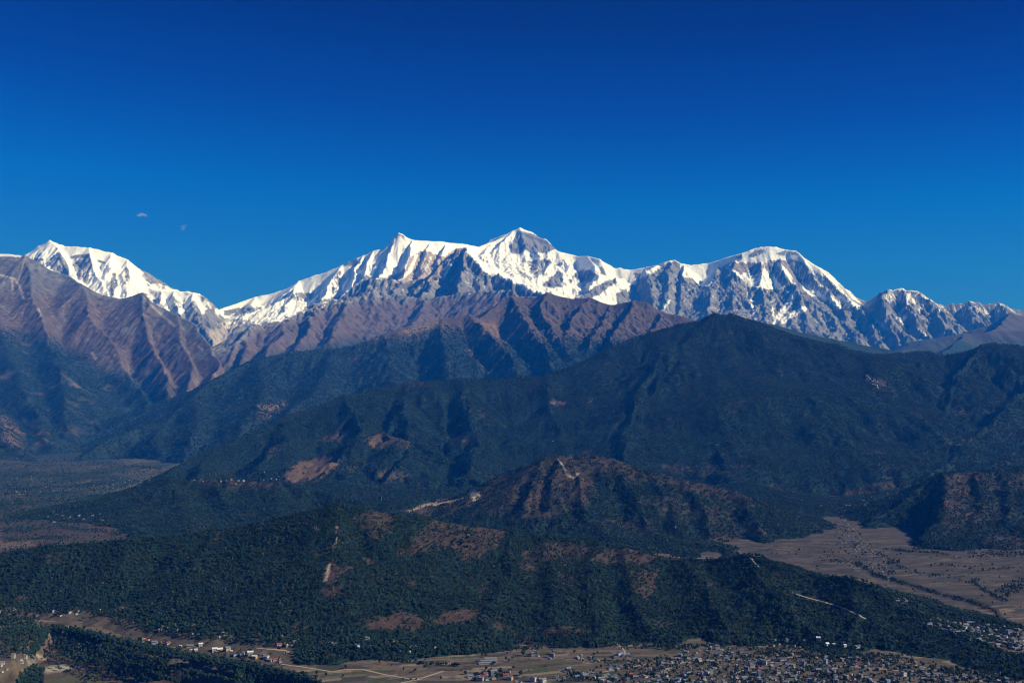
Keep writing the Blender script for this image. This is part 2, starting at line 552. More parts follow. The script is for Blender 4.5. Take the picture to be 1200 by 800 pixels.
def paint_range(R, xs, ys, X, Y, H, dm, only_cover=False):
    sl, gx, gy = slope_of(H, R)
    px, py = project(X, Y, H)
    n1 = fbm(X, Y, 500, 5, 31, 0.6)
    n2 = fbm(X, Y, 140, 3, 37, 0.6)
    wob = n1 * 3.0 + n2 * 2.2
    cur = blur(H, 3) - H                      # hollows positive
    cov = np.where(py < np.interp(px, [0, 230, 300, 420, 560, 700, 780, 1200], [330, 370, 376, 350, 342, 350, 372, 385]) + wob * 2, 0.07, -0.6)
    def area(poly, val, soft=2.0, wb=1.0):
        nonlocal cov
        m = pmask(px, py, poly, soft, wob * wb)
        cov = cov * (1 - m) + val * m
    def streak(pts, val, wid):
        nonlocal cov
        m = line_mask(px, py, pts, wid, wob * 0.35)
        cov = cov * (1 - m) + val * m
    # western peak
    area([(24, 303), (45, 280), (60, 275), (75, 282), (105, 284), (152, 298), (168, 322), (178, 342), (165, 349), (140, 350), (120, 348),
          (106, 344), (95, 336), (82, 327), (62, 324), (54, 322), (40, 309)], 1.25)
    area([(36, 301), (52, 303), (55, 321), (46, 316)], 0.30)
    area([(56, 309), (70, 295), (76, 302), (82, 315), (80, 324), (66, 320), (60, 316)], 0.16)
    area([(82, 300), (95, 297), (105, 297), (108, 310), (106, 325), (103, 335), (92, 326), (84, 312)], 0.28)
    area([(112, 302), (124, 307), (126, 310), (114, 308)], 0.0)
    area([(130, 317), (136, 320), (138, 330), (134, 345), (129, 345)], 0.1)
    area([(146, 312), (152, 314), (152, 330), (146, 335)], 0.25)
    streak([(105, 345), (95, 337), (86, 330)], 0.9, 2.5)
    area([(168, 330), (200, 336), (240, 338), (247, 350), (250, 362), (225, 364), (205, 374), (190, 366), (180, 356), (168, 346)], 0.52)
    streak([(165, 337), (185, 341), (205, 342), (220, 341), (242, 345)], 1.3, 2.2)
    streak([(206, 343), (202, 352), (196, 362)], 1.2, 2.6)
    streak([(228, 345), (216, 360), (208, 368)], 1.2, 3.0)
    streak([(228, 345), (233, 355), (238, 366)], 1.1, 2.2)
    streak([(193, 343), (191, 354), (185, 360)], 1.1, 3.0)
    # moraine slopes in the notch
    area([(240, 385), (262, 372), (300, 372), (270, 395), (255, 415), (246, 402)], -0.3)
    # middle massif, western snowfields
    area([(252, 366), (262, 352), (300, 342), (340, 330), (350, 322), (380, 312), (425, 292), (453, 283), (460, 271), (468, 265), (484, 275),
          (520, 277), (560, 283), (560, 300), (545, 291), (535, 290), (520, 301), (497, 293), (482, 300), (477, 314), (458, 325), (444, 326),
          (430, 322), (420, 333), (402, 346), (382, 356), (350, 366), (332, 376), (300, 380), (272, 376)], 1.25)
    area([(262, 364), (285, 359), (305, 360), (300, 366), (280, 371), (262, 370)], 0.15)
    area([(255, 372), (300, 374), (290, 382), (262, 385)], 0.35)
    area([(336, 348), (352, 340), (368, 344), (364, 352), (345, 352)], 0.40)
    area([(355, 362), (375, 352), (398, 346), (384, 356), (366, 364)], 0.30)
    area([(400, 308), (418, 303), (426, 308), (415, 313), (402, 312)], 0.45)
    area([(388, 332), (396, 316), (402, 316), (396, 345), (388, 345)], 0.5)
    area([(466, 274), (472, 276), (478, 283), (470, 281)], 0.5)
    area([(480, 302), (497, 295), (520, 303), (534, 292), (548, 294), (552, 320), (530, 330), (500, 330), (470, 333), (452, 330), (476, 316)], 0.16)
    streak([(488, 300), (480, 318), (468, 328)], 0.85, 2.2)
    streak([(505, 302), (498, 318)], 0.6, 1.6)
    streak([(530, 308), (524, 318), (520, 326)], 0.9, 1.8)
    # middle massif, eastern snowfields
    area([(545, 291), (560, 283), (580, 277), (605, 260), (628, 267), (650, 282), (663, 292), (690, 294), (706, 298), (722, 308), (740, 310),
          (770, 304), (790, 298), (800, 306), (788, 306), (776, 311), (770, 316), (756, 322), (738, 336), (734, 348), (720, 361), (700, 354), (690, 351),
          (670, 352), (650, 350), (620, 342), (600, 331), (583, 323), (570, 320), (560, 309)], 1.3)
    area([(597, 290), (606, 270), (622, 273), (640, 280), (653, 292), (640, 297), (626, 297), (616, 293), (607, 299), (598, 297)], 0.0, 2.0, 0.7)
    streak([(609, 272), (613, 284), (628, 297)], 0.05, 1.6)
    area([(616, 306), (638, 303), (645, 305), (630, 327), (622, 318)], 0.2)
    area([(604, 311), (612, 318), (627, 327), (622, 330), (608, 321)], 0.2)
    area([(650, 309), (664, 305), (658, 311), (652, 313)], 0.2)
    area([(634, 335), (655, 317), (661, 320), (658, 337), (642, 338)], -0.1)
    area([(670, 323), (684, 315), (692, 316), (698, 321), (692, 332), (680, 331)], -0.1)
    area([(666, 327), (671, 327), (671, 333), (667, 332)], 0.0)
    area([(702, 314), (706, 313), (711, 323), (703, 322)], 0.0)
    area([(668, 352), (700, 335), (721, 326), (723, 330), (704, 344), (688, 352)], -0.3)
    area([(741, 317), (752, 320), (750, 328), (743, 328)], 0.2)
    area([(722, 345), (734, 338), (736, 352), (723, 358)], -0.3)
    # buttress stays bare, snow saddle right of it
    area([(797, 306), (810, 305), (830, 303), (850, 296), (880, 286), (905, 282), (935, 288), (962, 306), (990, 334), (1010, 357), (1000, 356), (985, 341),
          (962, 323), (950, 314), (940, 309), (925, 305), (910, 303), (896, 308), (885, 308), (868, 306), (850, 309), (841, 314), (838, 324),
          (830, 336), (820, 335), (812, 324), (801, 324), (798, 315)], 1.25)
    area([(861, 301), (869, 299), (870, 303), (863, 304)], 0.0)
    area([(876, 300), (884, 293), (896, 293), (894, 297), (882, 303)], 0.3)
    area([(908, 297), (921, 293), (921, 301), (912, 299)], 0.2)
    area([(926, 296), (933, 295), (934, 300), (928, 299)], 0.2)
    area([(866, 324), (875, 316), (885, 326), (896, 316), (906, 322), (916, 335), (926, 343), (915, 338), (902, 340), (890, 338), (880, 336)], 0.95)
    streak([(852, 314), (860, 318), (868, 324)], 0.9, 2.0)
    area([(920, 300), (940, 306), (985, 336), (1008, 358), (986, 362), (960, 352), (945, 336), (930, 316)], 0.46)
    streak([(912, 309), (924, 322), (930, 332)], 1.0, 2.4)
    streak([(943, 336), (951, 345)], 1.1, 3.2)
    streak([(957, 343), (966, 350)], 1.1, 3.0)
    streak([(974, 350), (983, 361)], 1.1, 3.0)
    streak([(985, 348), (1007, 360)], 1.1, 2.6)
    streak([(930, 345), (920, 362), (908, 378)], 0.75, 3.6)
    streak([(943, 362), (930, 368), (918, 377)], 0.9, 3.6)
    streak([(876, 343), (881, 355), (884, 370), (889, 378)], 0.8, 1.8)
    streak([(904, 352), (906, 368), (908, 376)], 0.7, 1.6)
    streak([(785, 352), (776, 364)], 0.7, 1.6)
    # eastern jagged peaks
    area([(1024, 348), (1038, 334), (1060, 331), (1082, 338), (1092, 352), (1078, 362), (1060, 356), (1040, 354)], 0.40)
    streak([(1044, 340), (1056, 338), (1070, 340)], 1.0, 1.6)
    streak([(1066, 344), (1062, 358), (1055, 368)], 0.8, 1.5)
    streak([(1070, 352), (1078, 366)], 0.7, 1.8)
    area([(1048, 371), (1066, 367), (1064, 376), (1058, 379)], 0.85)
    streak([(1025, 375), (1040, 386)], 0.55, 2.4)
    streak([(1072, 382), (1088, 396)], 0.5, 2.0)
    streak([(1105, 363), (1112, 360)], 0.9, 2.0)
    area([(1095, 352), (1190, 350), (1190, 366), (1130, 372), (1095, 366)], 0.33)
    if only_cover:
        return cov
    # cover: lies in hollows and on gentler faces
    snow_in = cov + 0.34 * (1.35 - sl) * (cov > 0.02) + 0.020 * np.clip(cur, -14, 14) + 0.34 * n2 + 0.16 * n1
    snow = sstep(0.40, 0.62, snow_in)
    # bare rock and turf
    c = np.empty(H.shape + (3,))
    c[:] = GREY
    band = fbm(X * 0.35 + H * 0.9, Y * 0.35 + H * 0.5, 260, 4, 41)
    c = mixc(c, sstep(-0.1, 0.45, band + 0.4 * n2), DARKROCK * 0.9)
    c = mixc(c, 0.75 * sstep(0.1, 0.6, n1), TAN * 0.75)
    tanm = pmask(px, py, [(470, 305), (500, 293), (535, 292), (520, 330), (495, 332), (462, 330), (450, 326)], 4, wob)
    c = mixc(c, 0.75 * tanm, (0.40, 0.32, 0.25))
    tan2 = pmask(px, py, [(845, 312), (870, 305), (905, 306), (925, 305), (935, 325), (900, 318), (870, 320)], 4, wob)
    c = mixc(c, 0.5 * tan2, (0.27, 0.21, 0.17))
    bl = np.interp(px, [0, 230, 255, 300, 400, 450, 480, 520, 560, 600, 640, 700, 780, 860, 920, 1000, 1050, 1200],
                   [300, 390, 420, 388, 356, 350, 352, 348, 344, 346, 345, 352, 372, 400, 410, 412, 412, 405])
    brown = sstep(-7, 9, py - bl + wob * 2.2)
    c = mixc(c, brown, BROWN * 1.15)
    c = mixc(c, brown * sstep(0.05, 0.5, n1) * 0.7, RUST * 1.2)
    c = mixc(c, brown * sstep(0.05, 0.5, -band) * 0.6, BROWN * 0.6)
    veg = sstep(-8, 10, py - np.interp(px, [200, 260, 300, 400, 480, 1200], [440, 432, 418, 398, 390, 460]) + wob * 2)
    c = mixc(c, veg * 0.8, FOREST * 1.5)
    pal = pmask(px, py, [(244, 388), (266, 376), (285, 378), (268, 392), (256, 414), (248, 404)], 3, wob)
    c = mixc(c, 0.6 * pal, (0.42, 0.37, 0.32))
    c = mixc(c, snow, SNOW)
    c *= (1 + (0.35 - 0.32 * snow) * n2)[..., None]
    return np.clip(c, 0.004, 0.92)

R_ = build_range()
rock_mat = terrain_mat("mountain_rock_and_snow", 160.0, 22.0, 0.85, 0.16)
sheet("mountains", R_[1], R_[2], R_[5], paint_range(*R_), rock_mat, cut=-20)
del R_

# ================================================================== 2. brown western mountain
def build_west():
    R = 20.0
    xs, ys, X, Y = grid(-13500, -3200, 9500, 23500, R)
    r = [([(-120, 285, 21000), (0, 297, 21000), (28, 299.5, 21000), (45, 308, 21000), (60, 316, 21000), (80, 323, 21000), (95, 333, 20500), (120, 345, 20500),
           (140, 350, 20500), (155, 346, 20500), (166, 343, 20500), (178, 354, 20000), (195, 362, 20000), (207, 370, 19600), (225, 378, 19300),
           (238, 393, 18900), (250, 410, 18400), (257, 426, 17800), (247, 447, 16900), (225, 475, 15600)], 2.4, 0.75, 9000)]
    def rib(pts, sl=0.5, sr=0.7, L=6000):
        r.append((pts, sl, sr, L))
    rib([(28, 300, 21000), (40, 350, 19500), (60, 410, 17700), (95, 465, 15900), (120, 505, 14300)], 0.95, 0.7, 20000)
    rib([(-30, 320, 20500), (0, 390, 18000), (20, 440, 16300), (45, 490, 14400), (60, 525, 12800)])
    rib([(95, 333, 20500), (110, 375, 19200), (140, 420, 17900), (165, 460, 16600), (180, 485, 15500)], 1.3, 0.7, 20000)
    rib([(166, 343, 20500), (168, 370, 19500), (178, 405, 18300), (196, 440, 17000), (200, 472, 15800)], 1.9, 0.95, 20000)
    rib([(207, 370, 19600), (213, 400, 18500), (226, 430, 17500), (222, 460, 16300)], 1.9, 0.75, 20000)
    rib([(-160, 400, 17000), (-80, 440, 15500), (-20, 490, 13500), (20, 530, 12000), (45, 548, 11200)])
    rib([(60, 410, 17700), (75, 450, 16000), (80, 500, 14000)], 0.5, 0.8)
    rib([(-160, 450, 14500), (-60, 500, 12500), (0, 535, 11200)])
    H, dm = ridge_field(X, Y, r, warp=90, wscale=900, k=30)
    fade = 0.12 + 0.88 * sstep(60, 700, dm)
    H = gully(H, X, Y, R, R, 640, 24, 5, 21, fade * (0.4 + 0.6 * sstep(-0.2, 0.3, fbm(X, Y, 1700, 2, 23))), 0.66)
    H += fbm(X, Y, 1100, 3, 24) * 60 * fade
    H += fbm(X, Y, 300, 5, 6, 0.62, True) * 22 * fade + fbm(X, Y, 110, 3, 28, 0.65, True) * 13 * fade + fbm(X, Y, 60, 2, 8) * 7
    H -= 500 * sstep(0, 2600, 12000 + 1500 * fbm(X, Y, 1100, 3, 25) - Y)
    sl, gx, gy = slope_of(H, R)
    px, py = project(X, Y, H)
    n1, n2 = fbm(X, Y, 500, 5, 51, 0.6), fbm(X, Y, 90, 3, 57, 0.6)
    band = fbm(X * 0.4 + H * 0.8, Y * 0.4, 300, 4, 58)
    wob = n1 * 10 + n2 * 6
    c = np.empty(H.shape + (3,))
    c[:] = BROWN
    c = mixc(c, sstep(0.0, 0.5, n1) * 0.7, RUST * 1.1)
    top = sstep(-10, 14, np.interp(px, [0, 60, 120, 160, 210, 260], [345, 345, 352, 360, 385, 420]) - py + wob)
    c = mixc(c, top * 0.85, GREY * 0.55)
    c = mixc(c, sstep(0.1, 0.5, band) * 0.5, GREY * 0.75)
    veg = sstep(-12, 14, py - np.interp(px, [0, 60, 120, 180, 250], [388, 395, 430, 450, 470]) + wob)
    veg = np.maximum(veg, 0.75 * pmask(px, py, [(-20, 385), (40, 388), (100, 420), (110, 450), (60, 440), (-20, 420)], 6, wob))
    c = mixc(c, veg * 0.95 * sstep(-0.55, 0.0, -n1 + 0.1), FOREST * 1.1)
    for pts, w in (([(0, 322), (18, 327), (24, 338), (28, 350)], 1.4), ([(30, 300), (25, 318), (22, 328)], 1.0), ([(14, 328), (15, 340)], 1.2),
                   ([(45, 362), (48, 370)], 1.4), ([(108, 414), (112, 420)], 2.0), ([(166, 346), (180, 360), (200, 378), (205, 382)], 1.6), ([(232, 405), (238, 411)], 1.2)):
        c = mixc(c, line_mask(px, py, pts, w, n2 * 1.2) * 0.8, (0.36, 0.31, 0.28))
    scl = pmask(px, py, [(0, 480), (20, 500), (30, 520), (10, 525), (0, 515)], 3, wob) + pmask(px, py, [(15, 478), (40, 500), (62, 508), (45, 510)], 2, wob * .4) \
        + pmask(px, py, [(130, 490), (150, 492), (145, 505), (128, 498)], 3, wob * .4)
    c = mixc(c, np.clip(scl, 0, 1) * 0.6, DRYGRASS * 1.3)
    crest_snow = line_mask(px, py, [(-5, 299), (10, 299), (24, 300)], 1.6, n2 * 2.0)
    c = mixc(c, crest_snow, SNOW)
    c = mixc(c, sstep(0.1, 0.5, n2 + 0.5 * band) * 0.45 * (1 - veg), GREY * 0.95)
    c = mixc(c, sstep(0.15, 0.5, -n2 + 0.4 * n1) * 0.45 * (1 - veg), BROWN * 0.5)
    c *= (1 + 0.40 * n2)[..., None]
    sheet("mountain", xs, ys, H, np.clip(c, 0.004, 0.92), terrain_mat("mountain_turf", 110.0, 12.0, 0.95, 0.25), cut=-20)
    dens = np.clip(veg * sstep(-0.35, 0.1, -n1), 0, 1) * (Y < 18500)
    pts, s = scatter(xs, ys, H, dens, 650, 13, 26, 15)
    TREES.append(("forest", "dark forest on the lower slopes of the brown western mountain", pts, s))
build_west()

# ================================================================== 3. hills behind the forested hill, on the right
def build_east_hills():
    R = 20.0
    xs, ys, X, Y = grid(2500, 13500, 12500, 26500, R)
    r = [([(850, 381, 15000), (870, 375.5, 15000), (885, 376.5, 15000), (905, 380, 15000), (935, 388, 15000), (970, 396, 15000), (1010, 403, 15000), (1040, 410, 15000), (1090, 422, 15000)], 0.45, 0.45, 8000),
         ([(1030, 418, 19000), (1060, 410, 19500), (1090, 402, 20000), (1130, 392, 20500), (1165, 388, 20500), (1210, 386, 20500), (1330, 380, 20500)], 0.55, 0.55, 8000),
         ([(1070, 400, 24000), (1130, 390, 24000), (1160, 381, 24000), (1185, 373, 24000), (1215, 368, 24000), (1330, 358, 24000)], 0.5, 0.5, 8000),
         ([(1130, 392, 20500), (1120, 402, 19200), (1100, 415, 17800)], 0.5, 0.8, 6000),
         ([(1185, 366, 24000), (1170, 382, 22500), (1150, 395, 21000)], 0.5, 0.8, 6000)]
    H, dm = ridge_field(X, Y, r, warp=60, wscale=900, k=30)
    dm = np.full(H.shape, 400.0)
    H = gully(H, X, Y, R, R, 700, 36, 4, 61, 0.5)
    H += fbm(X, Y, 200, 3, 6) * 8
    px, py = project(X, Y, H)
    n1, n2 = fbm(X, Y, 500, 5, 71, 0.6), fbm(X, Y, 90, 3, 77, 0.6)
    c = np.empty(H.shape + (3,))
    c[:] = (0.070, 0.064, 0.072)
    c = mixc(c, sstep(0.0, 0.5, n1) * 0.5, BROWN)
    c = mixc(c, 0.9 * sstep(-200, 200, 19500 - Y + n1 * 900), FOREST * 1.3)
    c = mixc(c, 0.55 * sstep(-5, 8, py - 392 + n1 * 14), FOREST * 1.6)
    c *= (1 + 0.2 * n2)[..., None]
    sheet("hills", xs, ys, H, np.clip(c, 0.004, 0.9), terrain_mat("far_hill_turf", 110.0, 12.0, 0.95, 0.25), cut=-20)
build_east_hills()

# ================================================================== 4. middle ridge: forest below, brown rocky top
def build_middle():
    R = 17.0
    xs, ys, X, Y = grid(-7200, 5200, 9800, 21000, R)
    r = [([(40, 553, 11000), (70, 541, 11500), (100, 528, 12000), (140, 508, 12500), (165, 499, 12800), (178, 495, 12900), (190, 497, 13000), (205, 483, 13500),
           (225, 466, 14000), (250, 445, 14500), (275, 431, 15000), (300, 421, 15300), (345, 411, 15600), (390, 410, 15800), (415, 405, 16000), (450, 393, 16300),
           (480, 382, 16600), (515, 374, 17000), (535, 371, 17200), (548, 369, 17300), (562, 373, 17500), (585, 355, 18200), (600, 347, 18500), (622, 351, 18500), (640, 343, 18500),
           (655, 347, 18500), (668, 350, 18400), (690, 349, 18300), (702, 353, 18100), (718, 358, 18000), (733, 355, 17900), (745, 352, 17800), (758, 354, 17700), (775, 366, 17500), (800, 370, 17300), (840, 388, 17000), (900, 410, 17000)], 0.7, 0.7, 8000)]
    def rib(pts, sl=0.55, sr=0.8, L=6000):
        r.append((pts, sl, sr, L))
    rib([(548, 369, 17300), (575, 392, 16300), (600, 420, 15000), (610, 445, 13800)], 0.7, 0.9)
    rib([(515, 374, 17000), (520, 405, 15500), (525, 440, 13800)], 0.6, 0.9)
    rib([(600, 347, 18500), (615, 375, 17000), (640, 410, 15300), (650, 440, 13800)], 0.6, 1.0)
    rib([(640, 343, 18500), (632, 365, 17500), (650, 390, 16200), (670, 420, 14800)], 0.6, 1.0)
    rib([(690, 349, 18300), (670, 375, 17000), (660, 400, 15800)], 0.6, 1.1)
    rib([(718, 358, 18000), (705, 380, 16800), (690, 405, 15500)], 0.6, 1.0)
    rib([(745, 352, 17800), (730, 375, 16600), (715, 400, 15300)], 0.6, 1.3)
    rib([(775, 366, 17500), (770, 385, 16500), (740, 415, 15000)], 0.6, 1.0)
    rib([(450, 393, 16300), (455, 420, 15000), (460, 450, 13500)], 0.5, 0.6)
    rib([(390, 410, 15800), (385, 435, 14600), (370, 460, 13300), (330, 490, 11800)], 0.5, 0.6)
    rib([(300, 421, 15300), (310, 450, 14000), (300, 480, 12600), (270, 510, 11200)], 0.5, 0.6)
    rib([(225, 466, 14000), (235, 490, 12800), (220, 515, 11500)], 0.5, 0.6)
    rib([(190, 497, 13000), (185, 520, 11800)], 0.5, 0.7)
    rib([(482, 384, 16500), (470, 388, 16300), (440, 396, 16000), (420, 403, 15900)], 0.9, 0.9)
    H, dm = ridge_field(X, Y, r, warp=70, wscale=700, k=25)
    fade = 0.15 + 0.85 * sstep(40, 500, dm)
    amp = np.where(X > -2200, 1.0, 0.6)
    H = gully(H, X, Y, R, R, 480, 40, 5, 81, fade * blur(amp, 8), 0.66)
    H += fbm(X, Y, 240, 5, 6, 0.6, True) * 17 * fade + fbm(X, Y, 45, 2, 9) * 9
    H -= 500 * sstep(12300, 9900, Y)
    px, py = project(X, Y, H)
    n1, n2 = fbm(X, Y, 400, 5, 91, 0.6), fbm(X, Y, 70, 3, 97, 0.6)
    cur = blur(H, 4) - H
    wob = n1 * 12 + n2 * 6 + cur * 0.5
    c = np.empty(H.shape + (3,))
    c[:] = BROWN * 0.8
    c = mixc(c, sstep(0.0, 0.4, n1) * 0.8, RUST * 0.95)
    c = mixc(c, sstep(2, 14, -cur + n2 * 6) * 0.4, DRYGRASS * 1.3)
    veg = sstep(-9, 12, py - np.interp(px, [200, 300, 420, 470, 510, 545, 580, 620, 660, 700, 740, 800], [400, 400, 398, 392, 384, 386, 398, 396, 395, 395, 395, 390]) + wob)
    veg2 = sstep(1, 12, cur + n2 * 5) * 0.65
    c = mixc(c, np.maximum(veg * 0.92, veg2), FOREST * 1.25)
    for poly, v in (([(560, 374), (580, 380), (592, 396), (575, 394), (562, 384)], 0.8), ([(545, 398), (556, 408), (552, 418), (546, 410)], 0.5), ([(575, 404), (590, 418), (580, 414)], 0.5),
                    ([(300, 475), (340, 470), (330, 486), (302, 490)], 0.6), ([(405, 420), (425, 418), (420, 426)], 0.5), ([(560, 420), (580, 440), (570, 445)], 0.4)):
        c = mixc(c, pmask(px, py, poly, 3, n2 * 4 + n1 * 3) * v, DRYGRASS * 1.5)
    c = mixc(c, pmask(px, py, [(480, 378), (512, 376), (520, 384), (480, 392), (470, 388)], 3, n2 * 6) * 0.5, TAN * 0.6)
    c *= (1 + 0.25 * n2)[..., None]
    sheet("hill", xs, ys, H, np.clip(c, 0.004, 0.9), terrain_mat("middle_ridge_ground", 70.0, 12.0, 0.95, 0.3), cut=-20)
    dens = np.clip(np.maximum(veg, veg2 * 0.5) - 0.6 * sstep(0.15, 0.5, n1), 0.01, 1)
    pts, s = scatter(xs, ys, H, dens, 520, 14, 30, 16)
    TREES.append(("forest", "forest on the lower half of the ridge beneath the brown peaks", pts, s))
build_middle()

# ================================================================== 5. the great forested hill
def build_great_hill():
    R = 14.0
    xs, ys, X, Y = grid(-3600, 6600, 5000, 12200, R)
    crest = [(180, 566, 7700), (195, 556, 7900), (215, 544, 8200), (250, 526, 8600), (300, 505, 9000), (340, 487, 9300), (400, 465, 9600), (440, 456, 9800), (480, 448, 10000), (540, 444, 10100),
             (600, 443, 10200), (640, 440, 10200), (668, 438, 10300), (690, 424, 10500), (715, 408, 10700), (745, 394, 10900), (780, 385, 11000), (805, 378, 11000),
             (822, 375.5, 11000), (838, 368, 11000), (858, 369, 11000), (880, 377, 11000), (905, 386, 11000), (930, 395, 11000), (960, 403, 11000), (1000, 411, 11000),
             (1030, 415, 11000), (1060, 413, 11000), (1085, 411, 11000), (1105, 416, 11000), (1125, 413, 10900), (1150, 405, 10800), (1165, 402, 10800),
             (1185, 404, 10800), (1215, 408, 10800), (1330, 420, 10800)]
    r = [(crest, 0.55, 0.55, 9000)]
    def rib(pts, sl=0.42, sr=0.78, L=4500):
        r.append((pts, sl, sr, L))
    rib([(838, 368, 11000), (800, 400, 10400), (765, 432, 9800), (745, 472, 9000), (735, 520, 8050), (725, 560, 7300)])
    rib([(690, 424, 10500), (672, 436, 10300), (690, 470, 9600), (680, 510, 8600)])
    rib([(880, 377, 11000), (905, 420, 10100), (930, 470, 9100), (960, 520, 8200), (985, 560, 7400), (1000, 588, 6900)])
    rib([(858, 369, 11000), (850, 420, 10100), (840, 470, 9000), (835, 520, 8100), (850, 560, 7300)])
    rib([(960, 403, 11000), (990, 450, 9900), (1020, 490, 9000), (1050, 530, 8200), (1065, 555, 7700)])
    rib([(1150, 405, 10800), (1125, 440, 10000), (1110, 480, 9200), (1095, 520, 8500), (1085, 545, 8000)], 0.5, 1.0)
    rib([(1230, 430, 10000), (1185, 470, 9100), (1145, 510, 8300), (1110, 545, 7600), (1070, 570, 7100)], 0.5, 1.0)
    rib([(1310, 480, 8600), (1230, 520, 7800), (1160, 545, 7300), (1100, 568, 6950)], 0.5, 1.0)
    rib([(400, 465, 9600), (425, 500, 8800), (405, 530, 8100), (375, 560, 7450)])
    rib([(540, 444, 10100), (550, 490, 9100), (560, 530, 8200), (545, 562, 7450)])
    rib([(640, 440, 10200), (650, 490, 9150), (665, 530, 8250), (650, 565, 7400)])
    rib([(340, 487, 9300), (330, 520, 8500), (300, 550, 7750)])
    rib([(470, 450, 10000), (480, 495, 9000), (470, 535, 8100), (450, 570, 7350)])
    rib([(250, 526, 8600), (240, 548, 8000), (225, 566, 7500)])
    rib([(370, 562, 7450), (420, 571, 7000), (480, 576, 6850), (540, 575, 6850), (600, 568, 7000), (680, 566, 7000)], 0.22, 0.22)
    rib([(300, 552, 7700), (350, 546, 7750), (385, 540, 7800), (400, 548, 7600)], 0.5, 0.5)
    rib([(425, 515, 8500), (445, 508, 8600), (470, 520, 8300)], 0.5, 0.5)
    H, dm = ridge_field(X, Y, r, warp=70, wscale=600, k=22)
    fade = 0.15 + 0.85 * sstep(40, 400, dm)
    H = gully(H, X, Y, R, R, 820, 52, 4, 101, fade * (0.55 + 0.45 * sstep(-0.2, 0.3, fbm(X, Y, 1500, 2, 103))), 0.55)
    H += fbm(X, Y, 900, 3, 104) * 45 * fade + fbm(X, Y, 150, 3, 6) * 7 * fade
    sh = 700 * (1 - sstep(900, 1700, X)) * sstep(-2700, -2200, X)
    H -= 450 * sstep(0, 1, (7400 - sh - Y) / 1700)
    px, py = project(X, Y, H)
    n1, n2 = fbm(X, Y, 350, 5, 111, 0.6), fbm(X, Y, 60, 3, 117, 0.6)
    wob = n1 * 9 + n2 * 5
    clear = np.zeros(H.shape)
    for poly, v in (([(330, 560), (345, 545), (375, 535), (400, 533), (395, 548), (375, 562), (345, 568)], 0.95), ([(372, 515), (395, 502), (420, 498), (415, 515), (385, 520)], 0.65),
                    ([(420, 520), (440, 508), (465, 515), (480, 522), (440, 524)], 0.85), ([(520, 512), (545, 508), (560, 516), (535, 525)], 0.45), ([(300, 566), (330, 562), (345, 575), (310, 580)], 0.5),
                    ([(645, 472), (662, 469), (664, 474), (650, 475)], 1.0), ([(690, 465), (694, 464), (694, 473), (690, 472)], 0.9), ([(440, 555), (480, 555), (475, 562), (450, 562)], 0.5),
                    ([(400, 545), (425, 542), (420, 552), (402, 553)], 0.4), ([(870, 585), (905, 565), (935, 575), (960, 600), (905, 600)], 0.5), ([(980, 575), (1010, 570), (1050, 560), (1080, 575), (1030, 590), (985, 595)], 0.35),
                    ([(770, 545), (830, 545), (860, 555), (800, 556)], 0.35), ([(1005, 440), (1035, 446), (1036, 456), (1008, 446)], 0.6), ([(310, 520), (325, 512), (330, 525), (312, 535)], 0.3)):
        clear = np.maximum(clear, pmask(px, py, poly, 3, wob) * v)
    clear = np.clip(clear + 0.22 * sstep(0.28, 0.6, n1) * sstep(480, 540, py), 0, 1)
    c = np.empty(H.shape + (3,))
    c[:] = FOREST * 1.1
    c = mixc(c, sstep(0.15, 0.5, n1) * 0.4, DRYGRASS * 0.6)
    c = mixc(c, clear * 0.9, DRYGRASS * 1.05)
    c *= (1 + 0.2 * n2)[..., None]
    sheet("forested_hill", xs, ys, H, np.clip(c, 0.004, 0.9), terrain_mat("forest_hill_ground", 40.0, 5.0, 0.95, 0.3), cut=-20)
    dens = np.clip(1.0 - clear * 1.05 - 0.15 * sstep(0.2, 0.6, n1), 0.03, 1)
    pts, s = scatter(xs, ys, H, dens, 170, 9, 18, 5)
    TREES.append(("forest", "dense dark forest covering the great hill below the snow peaks", pts, s))
build_great_hill()

